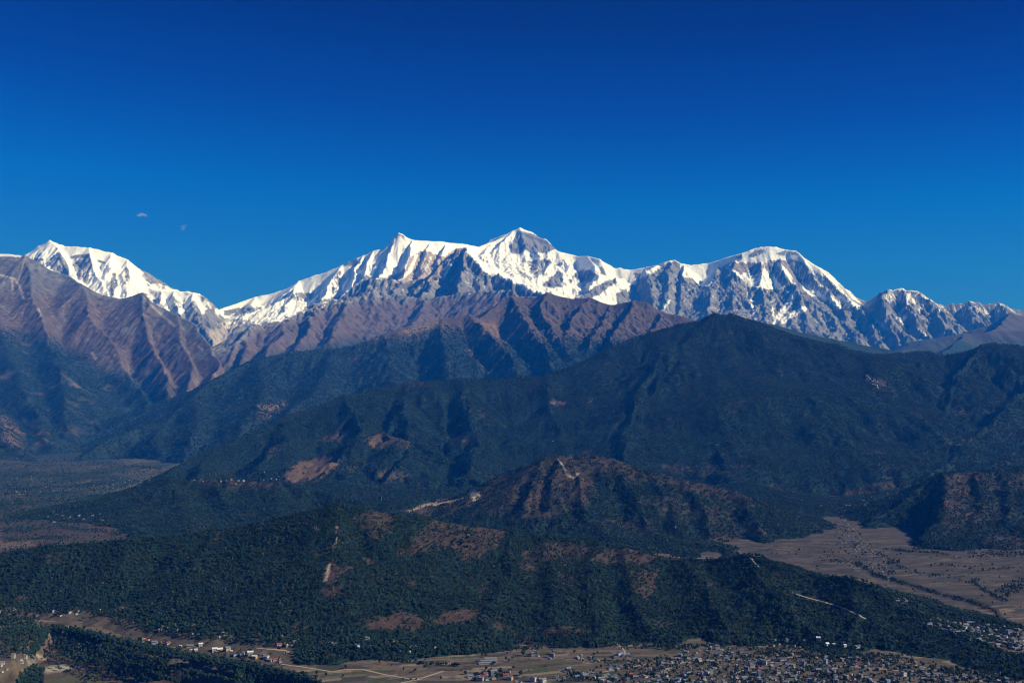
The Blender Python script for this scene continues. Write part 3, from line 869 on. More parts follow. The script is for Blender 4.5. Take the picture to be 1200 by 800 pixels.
# ================================================================== 6. low hills on the far valley floor
def build_low_hills():
    R = 8.5
    xs, ys, X, Y = grid(-3000, 3600, 4150, 6900, R)
    r = [([(380, 614, 5200), (430, 601, 5300), (470, 597, 5400), (510, 590, 5500), (540, 584, 5550), (556, 577, 5600), (572, 567, 5630), (590, 556, 5650), (607, 549, 5650), (625, 543, 5650), (640, 536, 5650), (655, 534, 5650), (700, 534, 5700), (715, 537, 5700),
           (730, 542, 5700), (760, 551, 5650), (800, 562, 5600), (830, 566, 5550), (855, 575, 5500), (872, 581, 5450), (890, 590, 5350), (905, 600, 5250), (930, 618, 5100), (955, 640, 4900)], 0.55, 0.55, 2500),
         ([(20, 622, 5900), (60, 612, 6000), (95, 598, 6100), (130, 580, 6200), (165, 570, 6200), (200, 562, 6200), (235, 561, 6200), (270, 561, 6150), (320, 566, 6100), (370, 575, 6000), (420, 588, 5800), (470, 592, 5750), (500, 586, 5900), (540, 581, 6100), (580, 576, 6300), (640, 570, 6500)], 0.5, 0.5, 2500),
         ([(1000, 628, 5300), (1015, 617, 5400), (1050, 594, 5600), (1080, 570, 5750), (1106, 555, 5800), (1140, 553, 5800), (1175, 550, 5850), (1210, 545, 5900), (1330, 530, 5900)], 0.55, 0.55, 2500),
         ([(1075, 645, 4550), (1100, 634, 4650), (1130, 629, 4700), (1210, 615, 4850), (1330, 600, 4900)], 0.3, 0.3, 2500)]
    def rib(pts, sl=0.4, sr=0.7, L=2500):
        r.append((pts, sl, sr, L))
    rib([(655, 534, 5650), (652, 556, 5420), (642, 598, 5080), (610, 628, 4850)], 0.5, 0.8)
    rib([(640, 536, 5650), (628, 562, 5400), (615, 590, 5150)], 0.5, 0.9)
    rib([(670, 545, 5550), (680, 575, 5270), (690, 610, 4970)], 0.5, 0.8)
    rib([(715, 537, 5700), (745, 580, 5250), (765, 622, 4900)])
    rib([(800, 562, 5600), (825, 600, 5130), (835, 634, 4820)])
    rib([(556, 577, 5600), (565, 600, 5300), (570, 622, 5050)])
    rib([(872, 581, 5450), (885, 608, 5080), (890, 635, 4800)])
    rib([(760, 551, 5650), (785, 590, 5200), (800, 625, 4870)])
    rib([(200, 562, 6200), (175, 595, 5720), (160, 615, 5450)])
    rib([(320, 566, 6100), (330, 595, 5620), (325, 612, 5400)])
    rib([(130, 580, 6200), (105, 605, 5800)])
    rib([(250, 561, 6200), (262, 590, 5750)])
    rib([(200, 562, 6200), (215, 600, 5500), (225, 622, 5050), (230, 630, 4750)], 0.3, 0.3)
    rib([(320, 566, 6100), (325, 600, 5500), (330, 622, 5000), (335, 634, 4600)], 0.3, 0.3)
    rib([(420, 590, 5800), (425, 615, 5200), (430, 630, 4700)], 0.3, 0.3)
    rib([(150, 590, 5900), (160, 615, 5350), (170, 628, 4950)], 0.3, 0.3)
    rib([(610, 628, 4850), (640, 640, 4550), (660, 645, 4350)], 0.3, 0.3)
    rib([(690, 610, 4970), (720, 635, 4600), (740, 648, 4350)], 0.3, 0.3)
    rib([(765, 622, 4900), (790, 640, 4550), (800, 650, 4350)], 0.3, 0.3)
    rib([(835, 634, 4820), (850, 645, 4550), (860, 652, 4350)], 0.3, 0.3)
    rib([(540, 628, 4750), (640, 631, 4720), (720, 633, 4700), (790, 636, 4680), (845, 642, 4600)], 0.12, 0.12)
    rib([(870, 566, 6850), (905, 575, 6650), (935, 586, 6400), (955, 594, 6200)], 0.16, 0.16)
    rib([(1060, 572, 6850), (1030, 580, 6550), (1010, 590, 6250)], 0.2, 0.2)
    rib([(1106, 555, 5800), (1108, 585, 5330), (1098, 612, 4930), (1080, 632, 4700)], 0.35, 1.1)
    rib([(1175, 550, 5850), (1185, 590, 5300), (1180, 620, 4900)])
    rib([(1145, 553, 5800), (1150, 590, 5300), (1140, 620, 4900)])
    H, dm = ridge_field(X, Y, r, warp=35, wscale=300, k=9)
    fade = 0.2 + 0.8 * sstep(20, 160, dm)
    H = gully(H, X, Y, R, R, 230, 15, 4, 121, fade)
    H += fbm(X, Y, 80, 3, 6) * 3
    px, py = project(X, Y, H)
    n1, n2 = fbm(X, Y, 160, 5, 131, 0.6), fbm(X, Y, 30, 3, 137, 0.6)
    wob = n1 * 9 + n2 * 5
    clear = np.zeros(H.shape)
    for poly, v in (([(556, 578), (590, 556), (625, 543), (655, 534), (700, 534), (720, 545), (700, 560), (690, 590), (650, 610), (610, 605), (570, 598)], 0.82),
                    ([(700, 536), (760, 552), (830, 566), (870, 578), (885, 592), (860, 600), (820, 580), (760, 565), (710, 560)], 0.72),
                    ([(740, 585), (790, 575), (830, 590), (880, 600), (870, 620), (800, 610)], 0.45), ([(470, 598), (512, 588), (545, 580), (560, 590), (520, 604)], 0.8),
                    ([(720, 605), (770, 610), (760, 622), (700, 615)], 0.6), ([(820, 600), (870, 600), (900, 625), (860, 640), (820, 625)], 0.5),
                    ([(1108, 555), (1145, 553), (1150, 565), (1130, 590), (1105, 600)], 0.85), ([(1145, 556), (1210, 552), (1210, 575), (1160, 580)], 0.55), ([(1100, 590), (1160, 580), (1200, 600), (1150, 615), (1110, 620)], 0.5),
                    ([(1150, 630), (1200, 625), (1205, 645), (1150, 640)], 0.6), ([(225, 562), (310, 562), (345, 572), (300, 575), (230, 566)], 0.75), ([(60, 608), (120, 605), (150, 620), (80, 625)], 0.4)):
        clear = np.maximum(clear, pmask(px, py, poly, 4, wob) * v)
    clear = np.maximum(clear, pmask(px, py, [(822, 634), (850, 627), (862, 634), (850, 640)], 2, wob * .3))
    clear = np.clip(clear * (0.6 + 0.4 * sstep(-0.25, 0.15, n1 + 0.6 * n2)) + 0.3 * sstep(0.2, 0.5, n1), 0, 1)
    c = np.empty(H.shape + (3,))
    c[:] = FOREST * 1.2
    c = mixc(c, clear * 0.9, RUST * 0.5)
    c = mixc(c, clear * sstep(0.1, 0.6, n2 + n1) * 0.45, DRYGRASS * 0.9)
    scar = pmask(px, py, [(550, 568), (556, 571), (565, 583), (556, 586), (549, 579)], 1.6, n2 * 4) + line_mask(px, py, [(478, 599), (490, 595), (500, 591), (512, 590)], 1.5, n2 * 2.5) \
        + line_mask(px, py, [(510, 591), (535, 585), (552, 581)], 1.1, n2 * 1.2) + line_mask(px, py, [(652, 537), (660, 545), (664, 556), (672, 560), (678, 554)], 1.0, n2 * 1.2) \
        + line_mask(px, py, [(563, 560), (571, 558), (569, 562)], 1.6, n2)
    c = mixc(c, np.clip(scar, 0, 1) * (0.62 + 0.3 * np.clip(n2 * 2, -1, 1)), PALE)
    c *= (1 + 0.25 * n2)[..., None]
    sheet("low_hills", xs, ys, H, np.clip(c, 0.004, 0.9), terrain_mat("low_hill_ground", 25.0, 2.5, 0.95, 0.35), cut=-15)
    dens = np.clip(1.0 - clear + clear * 0.75 * sstep(0.05, 0.35, n2 + 0.5 * n1), 0.02, 1) * (1 - np.clip(scar, 0, 1))
    pts, s = scatter(xs, ys, H, dens, 110, 7, 15, 6)
    TREES.append(("forest", "patchy forest on the low brown hills behind the front ridge", pts, s))
build_low_hills()

# ================================================================== 7. the front ridge
def build_front():
    R = 6.0
    xs, ys, X, Y = grid(-2500, 1750, 2380, 4250, R)
    crest = [(-150, 652, 3450), (0, 646, 3450), (60, 637, 3480), (150, 630, 3500), (200, 626, 3520), (250, 620, 3550), (300, 612, 3550), (330, 606, 3540), (355, 598, 3500), (370, 594, 3480), (395, 590, 3450), (430, 595, 3450), (470, 602, 3500), (510, 608, 3550),
             (560, 617, 3600), (600, 622, 3600), (640, 627, 3580), (680, 632, 3550), (730, 640, 3500), (755, 645, 3450), (775, 651, 3430), (800, 653, 3430), (840, 652, 3400), (858, 650, 3350), (880, 650, 3310), (895, 650, 3290), (905, 654, 3270),
             (930, 664, 3200), (960, 672, 3150), (1000, 677, 3050), (1025, 682, 3000), (1040, 695, 2950), (1058, 712, 2890), (1080, 718, 2850), (1105, 734, 2780), (1140, 748, 2700), (1180, 764, 2590), (1230, 776, 2480)]
    r = [(crest, 0.58, 0.58, 1400)]
    def rib(pts, sl=0.35, sr=0.46, L=1600):
        r.append((pts, sl, sr, L))
    rib([(395, 590, 3450), (388, 640, 3180), (375, 690, 2960), (355, 735, 2800)])
    rib([(330, 606, 3540), (310, 650, 3250), (290, 700, 2980), (275, 735, 2870)])
    rib([(560, 617, 3600), (515, 640, 3370), (485, 685, 3060), (470, 725, 2860)])
    rib([(470, 602, 3500), (445, 650, 3220), (430, 700, 2950)])
    rib([(600, 622, 3600), (595, 670, 3220), (570, 715, 2900), (560, 745, 2740)], 0.35, 0.75)
    rib([(640, 627, 3580), (650, 675, 3200), (650, 725, 2850)])
    rib([(700, 634, 3530), (690, 680, 3160), (700, 730, 2830)])
    rib([(730, 640, 3500), (742, 690, 3100), (762, 735, 2810)], 0.35, 0.7)
    rib([(800, 653, 3430), (830, 695, 3060), (850, 735, 2810)])
    rib([(880, 650, 3310), (905, 690, 3010), (945, 730, 2800)])
    rib([(250, 620, 3550), (230, 662, 3300), (212, 712, 3150)])
    rib([(150, 630, 3500), (140, 668, 3330), (125, 703, 3240)])
    rib([(60, 637, 3480), (60, 675, 3330), (40, 703, 3280)])
    rib([(1000, 677, 3050), (1005, 715, 2860), (990, 740, 2760)])
    rib([(1058, 714, 2890), (1105, 749, 2700), (1155, 763, 2580), (1225, 774, 2450)], 0.22, 0.22)
    rib([(-60, 649, 3450), (-40, 700, 3260)])
    H, dm = ridge_field(X, Y, r, warp=28, wscale=220, k=8)
    fade = 0.2 + 0.8 * sstep(15, 140, dm)
    H = gully(H, X, Y, R, R, 210, 10, 4, 141, fade)
    H += fbm(X, Y, 320, 3, 143) * 12 * fade * sstep(0, 60, H)
    H += fbm(X, Y, 60, 3, 6) * 2.5
    H -= 4
    H += 5 * fbm(X, Y, 90, 3, 145) * sstep(40, 5, H)
    px, py = project(X, Y, H)
    n1, n2 = fbm(X, Y, 130, 5, 151, 0.6), fbm(X, Y, 22, 3, 157, 0.6)
    wob = n1 * 9 + n2 * 5
    clear = np.zeros(H.shape)
    for poly, v in (([(510, 607), (560, 615), (590, 620), (590, 635), (565, 655), (545, 660), (530, 640), (500, 645), (465, 648), (480, 630)], 0.72),
                    ([(415, 608), (440, 598), (465, 603), (462, 622), (440, 632)], 0.6), ([(378, 668), (390, 660), (412, 664), (405, 672), (390, 682), (378, 680)], 0.95), ([(380, 690), (403, 687), (395, 695), (380, 696)], 0.85),
                    ([(366, 640), (375, 645), (370, 652)], 0.6), ([(426, 655), (436, 655), (434, 662)], 0.6), ([(470, 673), (488, 680), (480, 685)], 0.5), ([(438, 675), (448, 672), (445, 680)], 0.5),
                    ([(455, 722), (472, 716), (490, 722), (505, 733), (480, 738), (462, 738), (430, 735)], 1.0), ([(510, 727), (520, 718), (565, 712), (555, 725), (540, 733), (515, 733)], 1.0),
                    ([(560, 690), (575, 680), (572, 695), (563, 700)], 0.5), ([(610, 650), (640, 635), (700, 640), (735, 645), (775, 650), (770, 658), (720, 662), (690, 655), (640, 658), (625, 670), (610, 665)], 0.75),
                    ([(740, 670), (775, 665), (770, 690), (755, 705), (745, 690)], 0.8), ([(655, 670), (680, 672), (675, 690), (660, 685)], 0.6), ([(780, 648), (840, 648), (870, 650), (868, 656), (830, 652), (790, 654)], 0.75),
                    ([(905, 672), (915, 665), (910, 682)], 0.7), ([(945, 700), (965, 698), (960, 704)], 0.5), ([(925, 712), (940, 710), (935, 726)], 0.4), ([(760, 730), (785, 729), (780, 735), (762, 735)], 0.5),
                    ([(575, 726), (585, 720), (590, 735), (580, 740)], 0.6), ([(250, 632), (262, 618), (280, 612), (270, 622), (255, 636)], 0.5), ([(330, 742), (350, 728), (360, 735), (345, 744)], 0.6),
                    ([(625, 735), (700, 736), (695, 742), (640, 742)], 0.6), ([(15, 700), (35, 697), (30, 706), (18, 706)], 0.6), ([(55, 650), (75, 648), (70, 658), (58, 660)], 0.5)):
        clear = np.maximum(clear, pmask(px, py, poly, 2.5, wob) * v)
    clear = np.clip(clear * (0.75 + 0.25 * sstep(-0.25, 0.15, n1 + 0.6 * n2)) + 0.45 * sstep(0.26, 0.5, n1), 0, 1)
    c = np.empty(H.shape + (3,))
    c[:] = FOREST * 1.15
    c = mixc(c, clear * 0.95, RUST * 0.58)
    c = mixc(c, clear * sstep(0.0, 0.5, n2) * 0.45, DRYGRASS * 0.95)
    c = mixc(c, 0.9 * (px < 345) * sstep(-3, 5, py - np.interp(px, [-50, 0, 100, 200, 300, 340], [710, 712, 714, 731, 744, 752]) + n1 * 5), (0.085, 0.070, 0.056))
    scar = line_mask(px, py, [(395, 617), (394, 630), (390, 644)], 1.8, n2 * 2.0) + line_mask(px, py, [(368, 616), (371, 620)], 2.0, n2) + line_mask(px, py, [(386, 662), (382, 680)], 2.0, n2 * 2)
    c = mixc(c, np.clip(scar, 0, 1) * 0.7, PALE * 0.8)
    c *= (1 + 0.22 * n2)[..., None]
    sheet("front_hill", xs, ys, H, np.clip(c, 0.004, 0.9), terrain_mat("front_ridge_ground", 14.0, 1.0, 0.95, 0.3), cut=-8)
    dens = np.clip(1.0 - clear + clear * 0.6 * sstep(0.1, 0.4, n2 + 0.4 * n1), 0.015, 1) * (1 - np.clip(scar, 0, 1))
    road = line_mask(px, py, [(930, 694), (946, 700), (965, 705), (985, 711), (1015, 725)], 3.5) + line_mask(px, py, [(783, 650), (800, 653), (840, 652)], 2.5) + line_mask(px, py, [(880, 655), (890, 664)], 2.5)
    dens *= 1 - np.clip(road, 0, 1)
    foot = (px < 345) * sstep(-3, 5, py - np.interp(px, [-50, 0, 100, 200, 300, 340], [710, 712, 714, 731, 744, 752]) + n1 * 5)
    dens *= sstep(-1, 4, H) * (1 - 0.93 * foot)
    pts, s = scatter(xs, ys, H, dens, 46, 5.0, 10.5, 8)
    TREES.append(("forest", "dense dark forest covering the front ridge above the valley", pts, s))
build_front()

# ================================================================== 8. valley floor: one sheet to the horizon
def build_valley():
    def axis(a, b, fine, lo, hi, n):
        core = np.arange(a, b + fine, fine)
        left = core[0] - np.geomspace(fine, core[0] - lo, n)[::-1] if lo < core[0] else np.array([])
        right = core[-1] + np.geomspace(fine, hi - core[-1], n)
        return np.unique(np.concatenate([left, core, right]))
    xs = axis(-2300, 2600, 7.0, -39000, 39000, 70)
    ys = axis(2150, 5200, 7.0, -3500, 44500, 90)
    X, Y = np.meshgrid(xs, ys)
    H = fbm(X, Y, 700, 3, 161) * 5.0 + fbm(X, Y, 90, 2, 163) * 0.8
    H += sstep(4500, 12000, Y) * 25
    H += sstep(5600, 7500, Y) * (X < -600) * np.clip(fbm(X, Y, 560, 5, 165, 0.6) + 0.05, -0.05, 1) * 150 * (0.35 + 0.65 * sstep(7500, 9500, Y))
    n1, n2 = fbm(X, Y, 160, 4, 171, 0.6), fbm(X, Y, 30, 3, 177, 0.6)
    zx, zy = project(X, Y, np.zeros(X.shape))
    near = (Y > 1500) & (Y < 14000)
    zx = np.where(near, zx, -9999)
    wob = n1 * 4 + n2 * 2
    # river gorge cut into the terrace at the near left
    g = pmask(zx, zy, [(40, 748), (62, 734), (90, 741), (130, 752), (200, 768), (270, 781), (330, 791), (390, 808), (520, 850), (200, 900), (-100, 900), (-100, 790), (20, 775)], 5, wob * 0.8)
    H -= 55 * g
    H += 14 * g * pmask(zx, zy, [(190, 778), (240, 780), (330, 800), (300, 815), (200, 800)], 4, wob)
    H -= 10 * line_mask(zx, zy, [(40, 810), (60, 792), (75, 783), (100, 781), (120, 788), (150, 800), (190, 815)], 6)
    H -= 7 * line_mask(zx, zy, [(1000, 660), (1030, 676), (1055, 682), (1100, 696), (1140, 706), (1165, 716), (1170, 728)], 4)
    zx, zy = project(X, Y, H)
    zx = np.where(near, zx, -9999)
    c = np.empty(H.shape + (3,))
    c[:] = np.array((0.092, 0.074, 0.06))
    # parcels: terraces cut along the valley
    rot = math.radians(14)
    u, v = X * math.cos(rot) + Y * math.sin(rot), -X * math.sin(rot) + Y * math.cos(rot)
    wv = v + 30 * fbm(X, Y, 260, 3, 181)
    wu = u + 25 * fbm(X, Y, 180, 3, 183)
    row = np.floor(wv / 20)
    cellx = np.floor((wu + rnd(row.astype(np.int64), row.astype(np.int64) * 0, 3) * 90) / (45 + 45 * rnd(row.astype(np.int64), row.astype(np.int64) * 0 + 5, 4)))
    f = rnd(row.astype(np.int64), cellx.astype(np.int64), 9)
    c = mixc(c, sstep(0.55, 0.6, f) * 0.9, (0.135, 0.105, 0.078))
    c = mixc(c, (f < 0.18) * 0.9, (0.048, 0.046, 0.036))
    c = mixc(c, ((f > 0.30) & (f < 0.40)) * 0.95, (0.20, 0.16, 0.115))
    c = mixc(c, (f > 0.93) * 0.9, (0.05, 0.068, 0.036))
    edge = 1 - sstep(0.0, 0.16, np.minimum(wv / 20 - row, 1 - (wv / 20 - row)))
    c = mixc(c, edge * 0.65, (0.035, 0.036, 0.026))
    c = mixc(c, sstep(0.42, 0.55, n2 + 0.4 * n1) * 0.7, (0.035, 0.04, 0.026))
    # river terraces, scrub and gravel
    c = mixc(c, g * 0.75, (0.075, 0.052, 0.042))
    c = mixc(c, g * sstep(0.0, 0.4, n1) * 0.6, (0.10, 0.065, 0.048))
    for poly, col, k in (([(48, 783), (70, 778), (95, 779), (102, 783), (80, 784), (55, 788)], (0.36, 0.33, 0.27), 0.85), ([(40, 764), (48, 766), (56, 772), (50, 775), (42, 770)], (0.32, 0.27, 0.2), 0.8),
                         ([(22, 756), (34, 750), (37, 755), (26, 759)], (0.26, 0.21, 0.15), 0.8), ([(36, 729), (42, 728), (50, 736), (45, 739)], (0.22, 0.17, 0.13), 0.6),
                         ([(30, 774), (42, 773), (44, 780), (33, 781)], (0.26, 0.22, 0.17), 0.7), ([(0, 742), (40, 745), (45, 765), (20, 772), (0, 775)], (0.062, 0.048, 0.042), 0.8), ([(0, 778), (25, 772), (30, 785), (0, 792)], (0.13, 0.10, 0.07), 0.7),
                         ([(55, 792), (110, 790), (130, 800), (60, 803)], (0.07, 0.085, 0.04), 0.6), ([(105, 788), (140, 783), (145, 792), (118, 796)], (0.13, 0.08, 0.06), 0.6),
                         ([(85, 722), (130, 724), (150, 738), (100, 744), (78, 734)], (0.135, 0.105, 0.07), 0.6), ([(200, 750), (300, 757), (310, 765), (250, 768), (190, 758)], (0.13, 0.105, 0.065), 0.5),
                         ([(0, 595), (150, 595), (160, 645), (0, 650)], (0.045, 0.036, 0.034), 0.75), ([(0, 635), (35, 632), (42, 639), (0, 643)], (0.14, 0.10, 0.075), 0.8),
                         ([(100, 616), (145, 609), (146, 618), (120, 625)], (0.10, 0.062, 0.052), 0.8)):
        c = mixc(c, pmask(zx, zy, poly, 2.0, wob * 0.6) * k, col)
    c = mixc(c, pmask(zx, zy, [(690, 800), (740, 785), (800, 762), (860, 757), (960, 765), (1060, 772), (1210, 795), (1210, 830), (680, 830)], 6, wob) * 0.55, (0.075, 0.065, 0.052))
    c = mixc(c, sstep(0.25, 0.5, n1) * 0.5, (0.05, 0.048, 0.03))
    far = sstep(4800, 6500, Y) * (X < -1000)
    c = mixc(c, far * (0.35 + 0.62 * sstep(-0.25, 0.25, fbm(X, Y, 420, 4, 191, 0.65) + 0.3 * n1)), FOREST * 1.6)
    c = mixc(c, sstep(5200, 7000, Y) * 0.5 * (X >= -1000), FOREST * 2.0)
    c = mixc(c, sstep(2900, 3500, Y) * (X > 600) * (0.42 + 0.25 * sstep(-0.2, 0.3, n1)), (0.034, 0.033, 0.034))
    c *= (1 + 0.18 * n2)[..., None]
    sheet("valley_floor", xs, ys, H, np.clip(c, 0.004, 0.9), terrain_mat("valley_fields", 9.0, 0.5, 0.95, 0.25), cut=-1e6)
build_valley()

# ------------------------------------------------------------------ forests
def leaf_mat():
    m = bpy.data.materials.new("tree_foliage")
    m.use_nodes = True
    nt = m.node_tree
    b = nt.nodes["Principled BSDF"]
    b.inputs["Roughness"].default_value = 0.85
    b.inputs["Specular IOR Level"].default_value = 0.15
    oi = nt.nodes.new("ShaderNodeAttribute")
    oi.attribute_type = 'INSTANCER'
    oi.attribute_name = "tone"
    ra = nt.nodes.new("ShaderNodeValToRGB")
    cr = ra.color_ramp
    cr.elements[0].position, cr.elements[0].color = 0.0, (0.005, 0.016, 0.014, 1)
    cr.elements[1].position, cr.elements[1].color = 1.0, (0.085, 0.060, 0.042, 1)
    for p, col in ((0.35, (0.008, 0.026, 0.018, 1)), (0.62, (0.014, 0.035, 0.022, 1)), (0.82, (0.028, 0.048, 0.028, 1)), (0.93, (0.048, 0.054, 0.034, 1))):
        e = cr.elements.new(p)
        e.color = col
    nt.links.new(oi.outputs["Fac"], ra.inputs[0])
    tc = nt.nodes.new("ShaderNodeTexCoord")
    n = nt.nodes.new("ShaderNodeTexNoise")
    n.inputs["Scale"].default_value = 5.0
    nt.links.new(tc.outputs["Object"], n.inputs["Vector"])
    mr = nt.nodes.new("ShaderNodeMapRange")
    mr.inputs["To Min"].default_value = 0.6
    mr.inputs["To Max"].default_value = 1.4
    nt.links.new(n.outputs["Fac"], mr.inputs["Value"])
    mu = nt.nodes.new("ShaderNodeVectorMath")
    mu.operation = 'SCALE'
    nt.links.new(ra.outputs[0], mu.inputs[0])
    nt.links.new(mr.outputs[0], mu.inputs["Scale"])
    nt.links.new(mu.outputs[0], b.inputs["Base Color"])
    return m

LEAF = leaf_mat()
BARK = plain_mat("tree_bark", (0.09, 0.065, 0.045), 0.9)

def crown_bm(kind, seed):
    """a tree crown of unit height standing on z = 0: lumps of foliage with loose leafy clumps around them"""
    g = random.Random(seed)
    bm = bmesh.new()
    lumps = []
    if kind == 'broad':
        lumps = [((g.uniform(-.2, .2), g.uniform(-.2, .2), g.uniform(.42, .78)), g.uniform(.18, .27)) for _ in range(6)]
    elif kind == 'tall':
        lumps = [((g.uniform(-.08, .08), g.uniform(-.08, .08), .3 + .11 * i), .23 - .027 * i) for i in range(6)]
    else:
        lumps = [((g.uniform(-.3, .3), g.uniform(-.3, .3), g.uniform(.25, .5)), g.uniform(.2, .28)) for _ in range(5)]
    for (x, y, z), r in lumps:
        q = bmesh.ops.create_icosphere(bm, subdivisions=1, radius=r)
        for v in q['verts']:
            v.co = v.co * g.uniform(.72, 1.22) + Vector((x, y, z))
    for _ in range(26):
        (x, y, z), r = g.choice(lumps)
        d = Vector((g.gauss(0, 1), g.gauss(0, 1), g.gauss(0.2, 1))).normalized()
        c = Vector((x, y, z)) + d * r * g.uniform(.9, 1.25)
        a = Vector((g.gauss(0, 1), g.gauss(0, 1), g.gauss(0, 1))).normalized() * g.uniform(.05, .1)
        b = d.cross(a).normalized() * g.uniform(.05, .1)
        vs = [bm.verts.new(c + p) for p in (a, b, -a, -b)]
        bm.faces.new(vs)
    return bm

def trunk_bm():
    bm = bmesh.new()
    bmesh.ops.create_cone(bm, segments=5, radius1=.045, radius2=.02, depth=.6)
    bmesh.ops.translate(bm, verts=bm.verts, vec=(0, 0, .28))
    for k in range(3):
        q = bmesh.ops.create_cone(bm, segments=4, radius1=.018, radius2=.006, depth=.3)
        for v in q['verts']:
            v.co = Vector((v.co.x + .1 * math.cos(k * 2.1) * (v.co.z + .15) / .3, v.co.y + .1 * math.sin(k * 2.1) * (v.co.z + .15) / .3, v.co.z + .55))
    return bm

def proto_arrays(kinds):
    """verts, faces (as index lists), material per face, prototype id per vertex"""
    vs, fs, ms, ids = [], [], [], []
    for pid, (kind, seed) in enumerate(kinds, 1):
        for bm, mi in ((crown_bm(kind, seed), 0), (trunk_bm(), 1)):
            bm.verts.ensure_lookup_table()
            o = len(vs)
            vs += [tuple(v.co) for v in bm.verts]
            ids += [pid] * len(bm.verts)
            for f in bm.faces:
                fs.append([v.index + o for v in f.verts])
                ms.append(mi)
            bm.free()
    return vs, fs, ms, ids

KINDS = [('broad', 1), ('tall', 2), ('broad', 3), ('bush', 4)]

def forest_nodes():
    ng = bpy.data.node_groups.new("forest_scatter", 'GeometryNodeTree')
    ng.interface.new_socket("Geometry", in_out='INPUT', socket_type='NodeSocketGeometry')
    ng.interface.new_socket("Geometry", in_out='OUTPUT', socket_type='NodeSocketGeometry')
    N, L = ng.nodes, ng.links
    gi, go = N.new("NodeGroupInput"), N.new("NodeGroupOutput")
    ida = N.new("GeometryNodeInputNamedAttribute")
    ida.data_type = 'INT'
    ida.inputs[0].default_value = "proto"
    def select(k):
        c = N.new("FunctionNodeCompare")
        c.data_type = 'INT'
        c.operation = 'EQUAL'
        L.new(ida.outputs[0], c.inputs["A"])
        c.inputs["B"].default_value = k
        s = N.new("GeometryNodeSeparateGeometry")
        s.domain = 'POINT'
        L.new(gi.outputs[0], s.inputs[0])
        L.new(c.outputs[0], s.inputs[1])
        return s.outputs[0]
    j = N.new("GeometryNodeGeometryToInstance")
    for k in range(len(KINDS), 0, -1):
        L.new(select(k), j.inputs[0])
    # each prototype must be its own instance
    N.remove(j)
    join = N.new("GeometryNodeJoinGeometry")
    for k in range(len(KINDS), 0, -1):
        t = N.new("GeometryNodeGeometryToInstance")
        L.new(select(k), t.inputs[0])
        L.new(t.outputs[0], join.inputs[0])
    iop = N.new("GeometryNodeInstanceOnPoints")
    L.new(select(0), iop.inputs["Points"])
    L.new(join.outputs[0], iop.inputs["Instance"])
    iop.inputs["Pick Instance"].default_value = True
    sz = N.new("GeometryNodeInputNamedAttribute")
    sz.data_type = 'FLOAT_VECTOR'
    sz.inputs[0].default_value = "size"
    L.new(sz.outputs[0], iop.inputs["Scale"])
    ro = N.new("GeometryNodeInputNamedAttribute")
    ro.data_type = 'FLOAT_VECTOR'
    ro.inputs[0].default_value = "turn"
    L.new(ro.outputs[0], iop.inputs["Rotation"])
    ki = N.new("GeometryNodeInputNamedAttribute")
    ki.data_type = 'INT'
    ki.inputs[0].default_value = "which"
    L.new(ki.outputs[0], iop.inputs["Instance Index"])
    L.new(iop.outputs[0], go.inputs[0])
    return ng

FNODES = forest_nodes()

def make_forest(name, label, pts, sizes, seed, weights=(.38, .24, .30, .08)):
    g = np.random.default_rng(seed)
    vs, fs, ms, ids = proto_arrays(KINDS)
    n, m = len(pts), len(vs)
    me = bpy.data.meshes.new(name)
    base = pts[0] if n else np.zeros(3)
    me.from_pydata(vs, [], fs)
    me.vertices.add(n)
    co = np.empty((m + n, 3), np.float32)
    co[:m] = np.array(vs)
    p = pts.copy()
    p[:, 2] -= sizes * 0.05
    co[m:] = p
    me.vertices.foreach_set("co", co.ravel())
    me.polygons.foreach_set("material_index", np.array(ms, np.int32))
    def attr(nm, typ, key, arr):
        a = me.attributes.new(nm, typ, 'POINT')
        a.data.foreach_set(key, arr.ravel())
    attr("proto", 'INT', "value", np.concatenate([np.array(ids), np.zeros(n)]).astype(np.int32))
    sz = np.ones((m + n, 3), np.float32)
    w = g.uniform(.85, 1.25, n)
    sz[m:, 0] = sizes * w
    sz[m:, 1] = sizes * w * g.uniform(.9, 1.1, n)
    sz[m:, 2] = sizes * g.uniform(.85, 1.15, n)
    tr = np.zeros((m + n, 3), np.float32)
    tr[m:, 2] = g.uniform(0, 6.283, n)
    attr("turn", 'FLOAT_VECTOR', "vector", tr)
    attr("which", 'INT', "value", np.concatenate([np.zeros(m), g.choice(len(KINDS), n, p=weights)]).astype(np.int32))
    x, y, k = pts[:, 0], pts[:, 1], max(1.0, np.median(pts[:, 1]) / 4000)
    patchy = fbm(x, y, 160 * k, 4, seed + 7, 0.6)
    tn = 0.46 + 0.55 * patchy + 0.42 * (g.random(n) - 0.5)
    tn = np.where(g.random(n) < 0.025, 0.97, np.clip(tn, 0, 0.92))
    attr("tone", 'FLOAT', "value", np.concatenate([np.full(m, 0.5), tn]).astype(np.float32))
    grow = np.concatenate([np.ones(m), 1 + 0.45 * fbm(x, y, 110 * k, 3, seed + 9)])
    attr("size", 'FLOAT_VECTOR', "vector", (sz * grow[:, None]).astype(np.float32))
    me.materials.append(LEAF)
    me.materials.append(BARK)
    me.update()
    o = bpy.data.objects.new(name, me)
    COL.objects.link(o)
    md = o.modifiers.new("scatter", 'NODES')
    md.node_group = FNODES
    o["kind"] = "stuff"
    o["label"] = label
    o["category"] = "forest"
    return o

for i, (nm, lb, pts, s) in enumerate(TREES):
    print("forest", lb, len(pts))
    make_forest(nm, lb, pts, s, 40 + i)

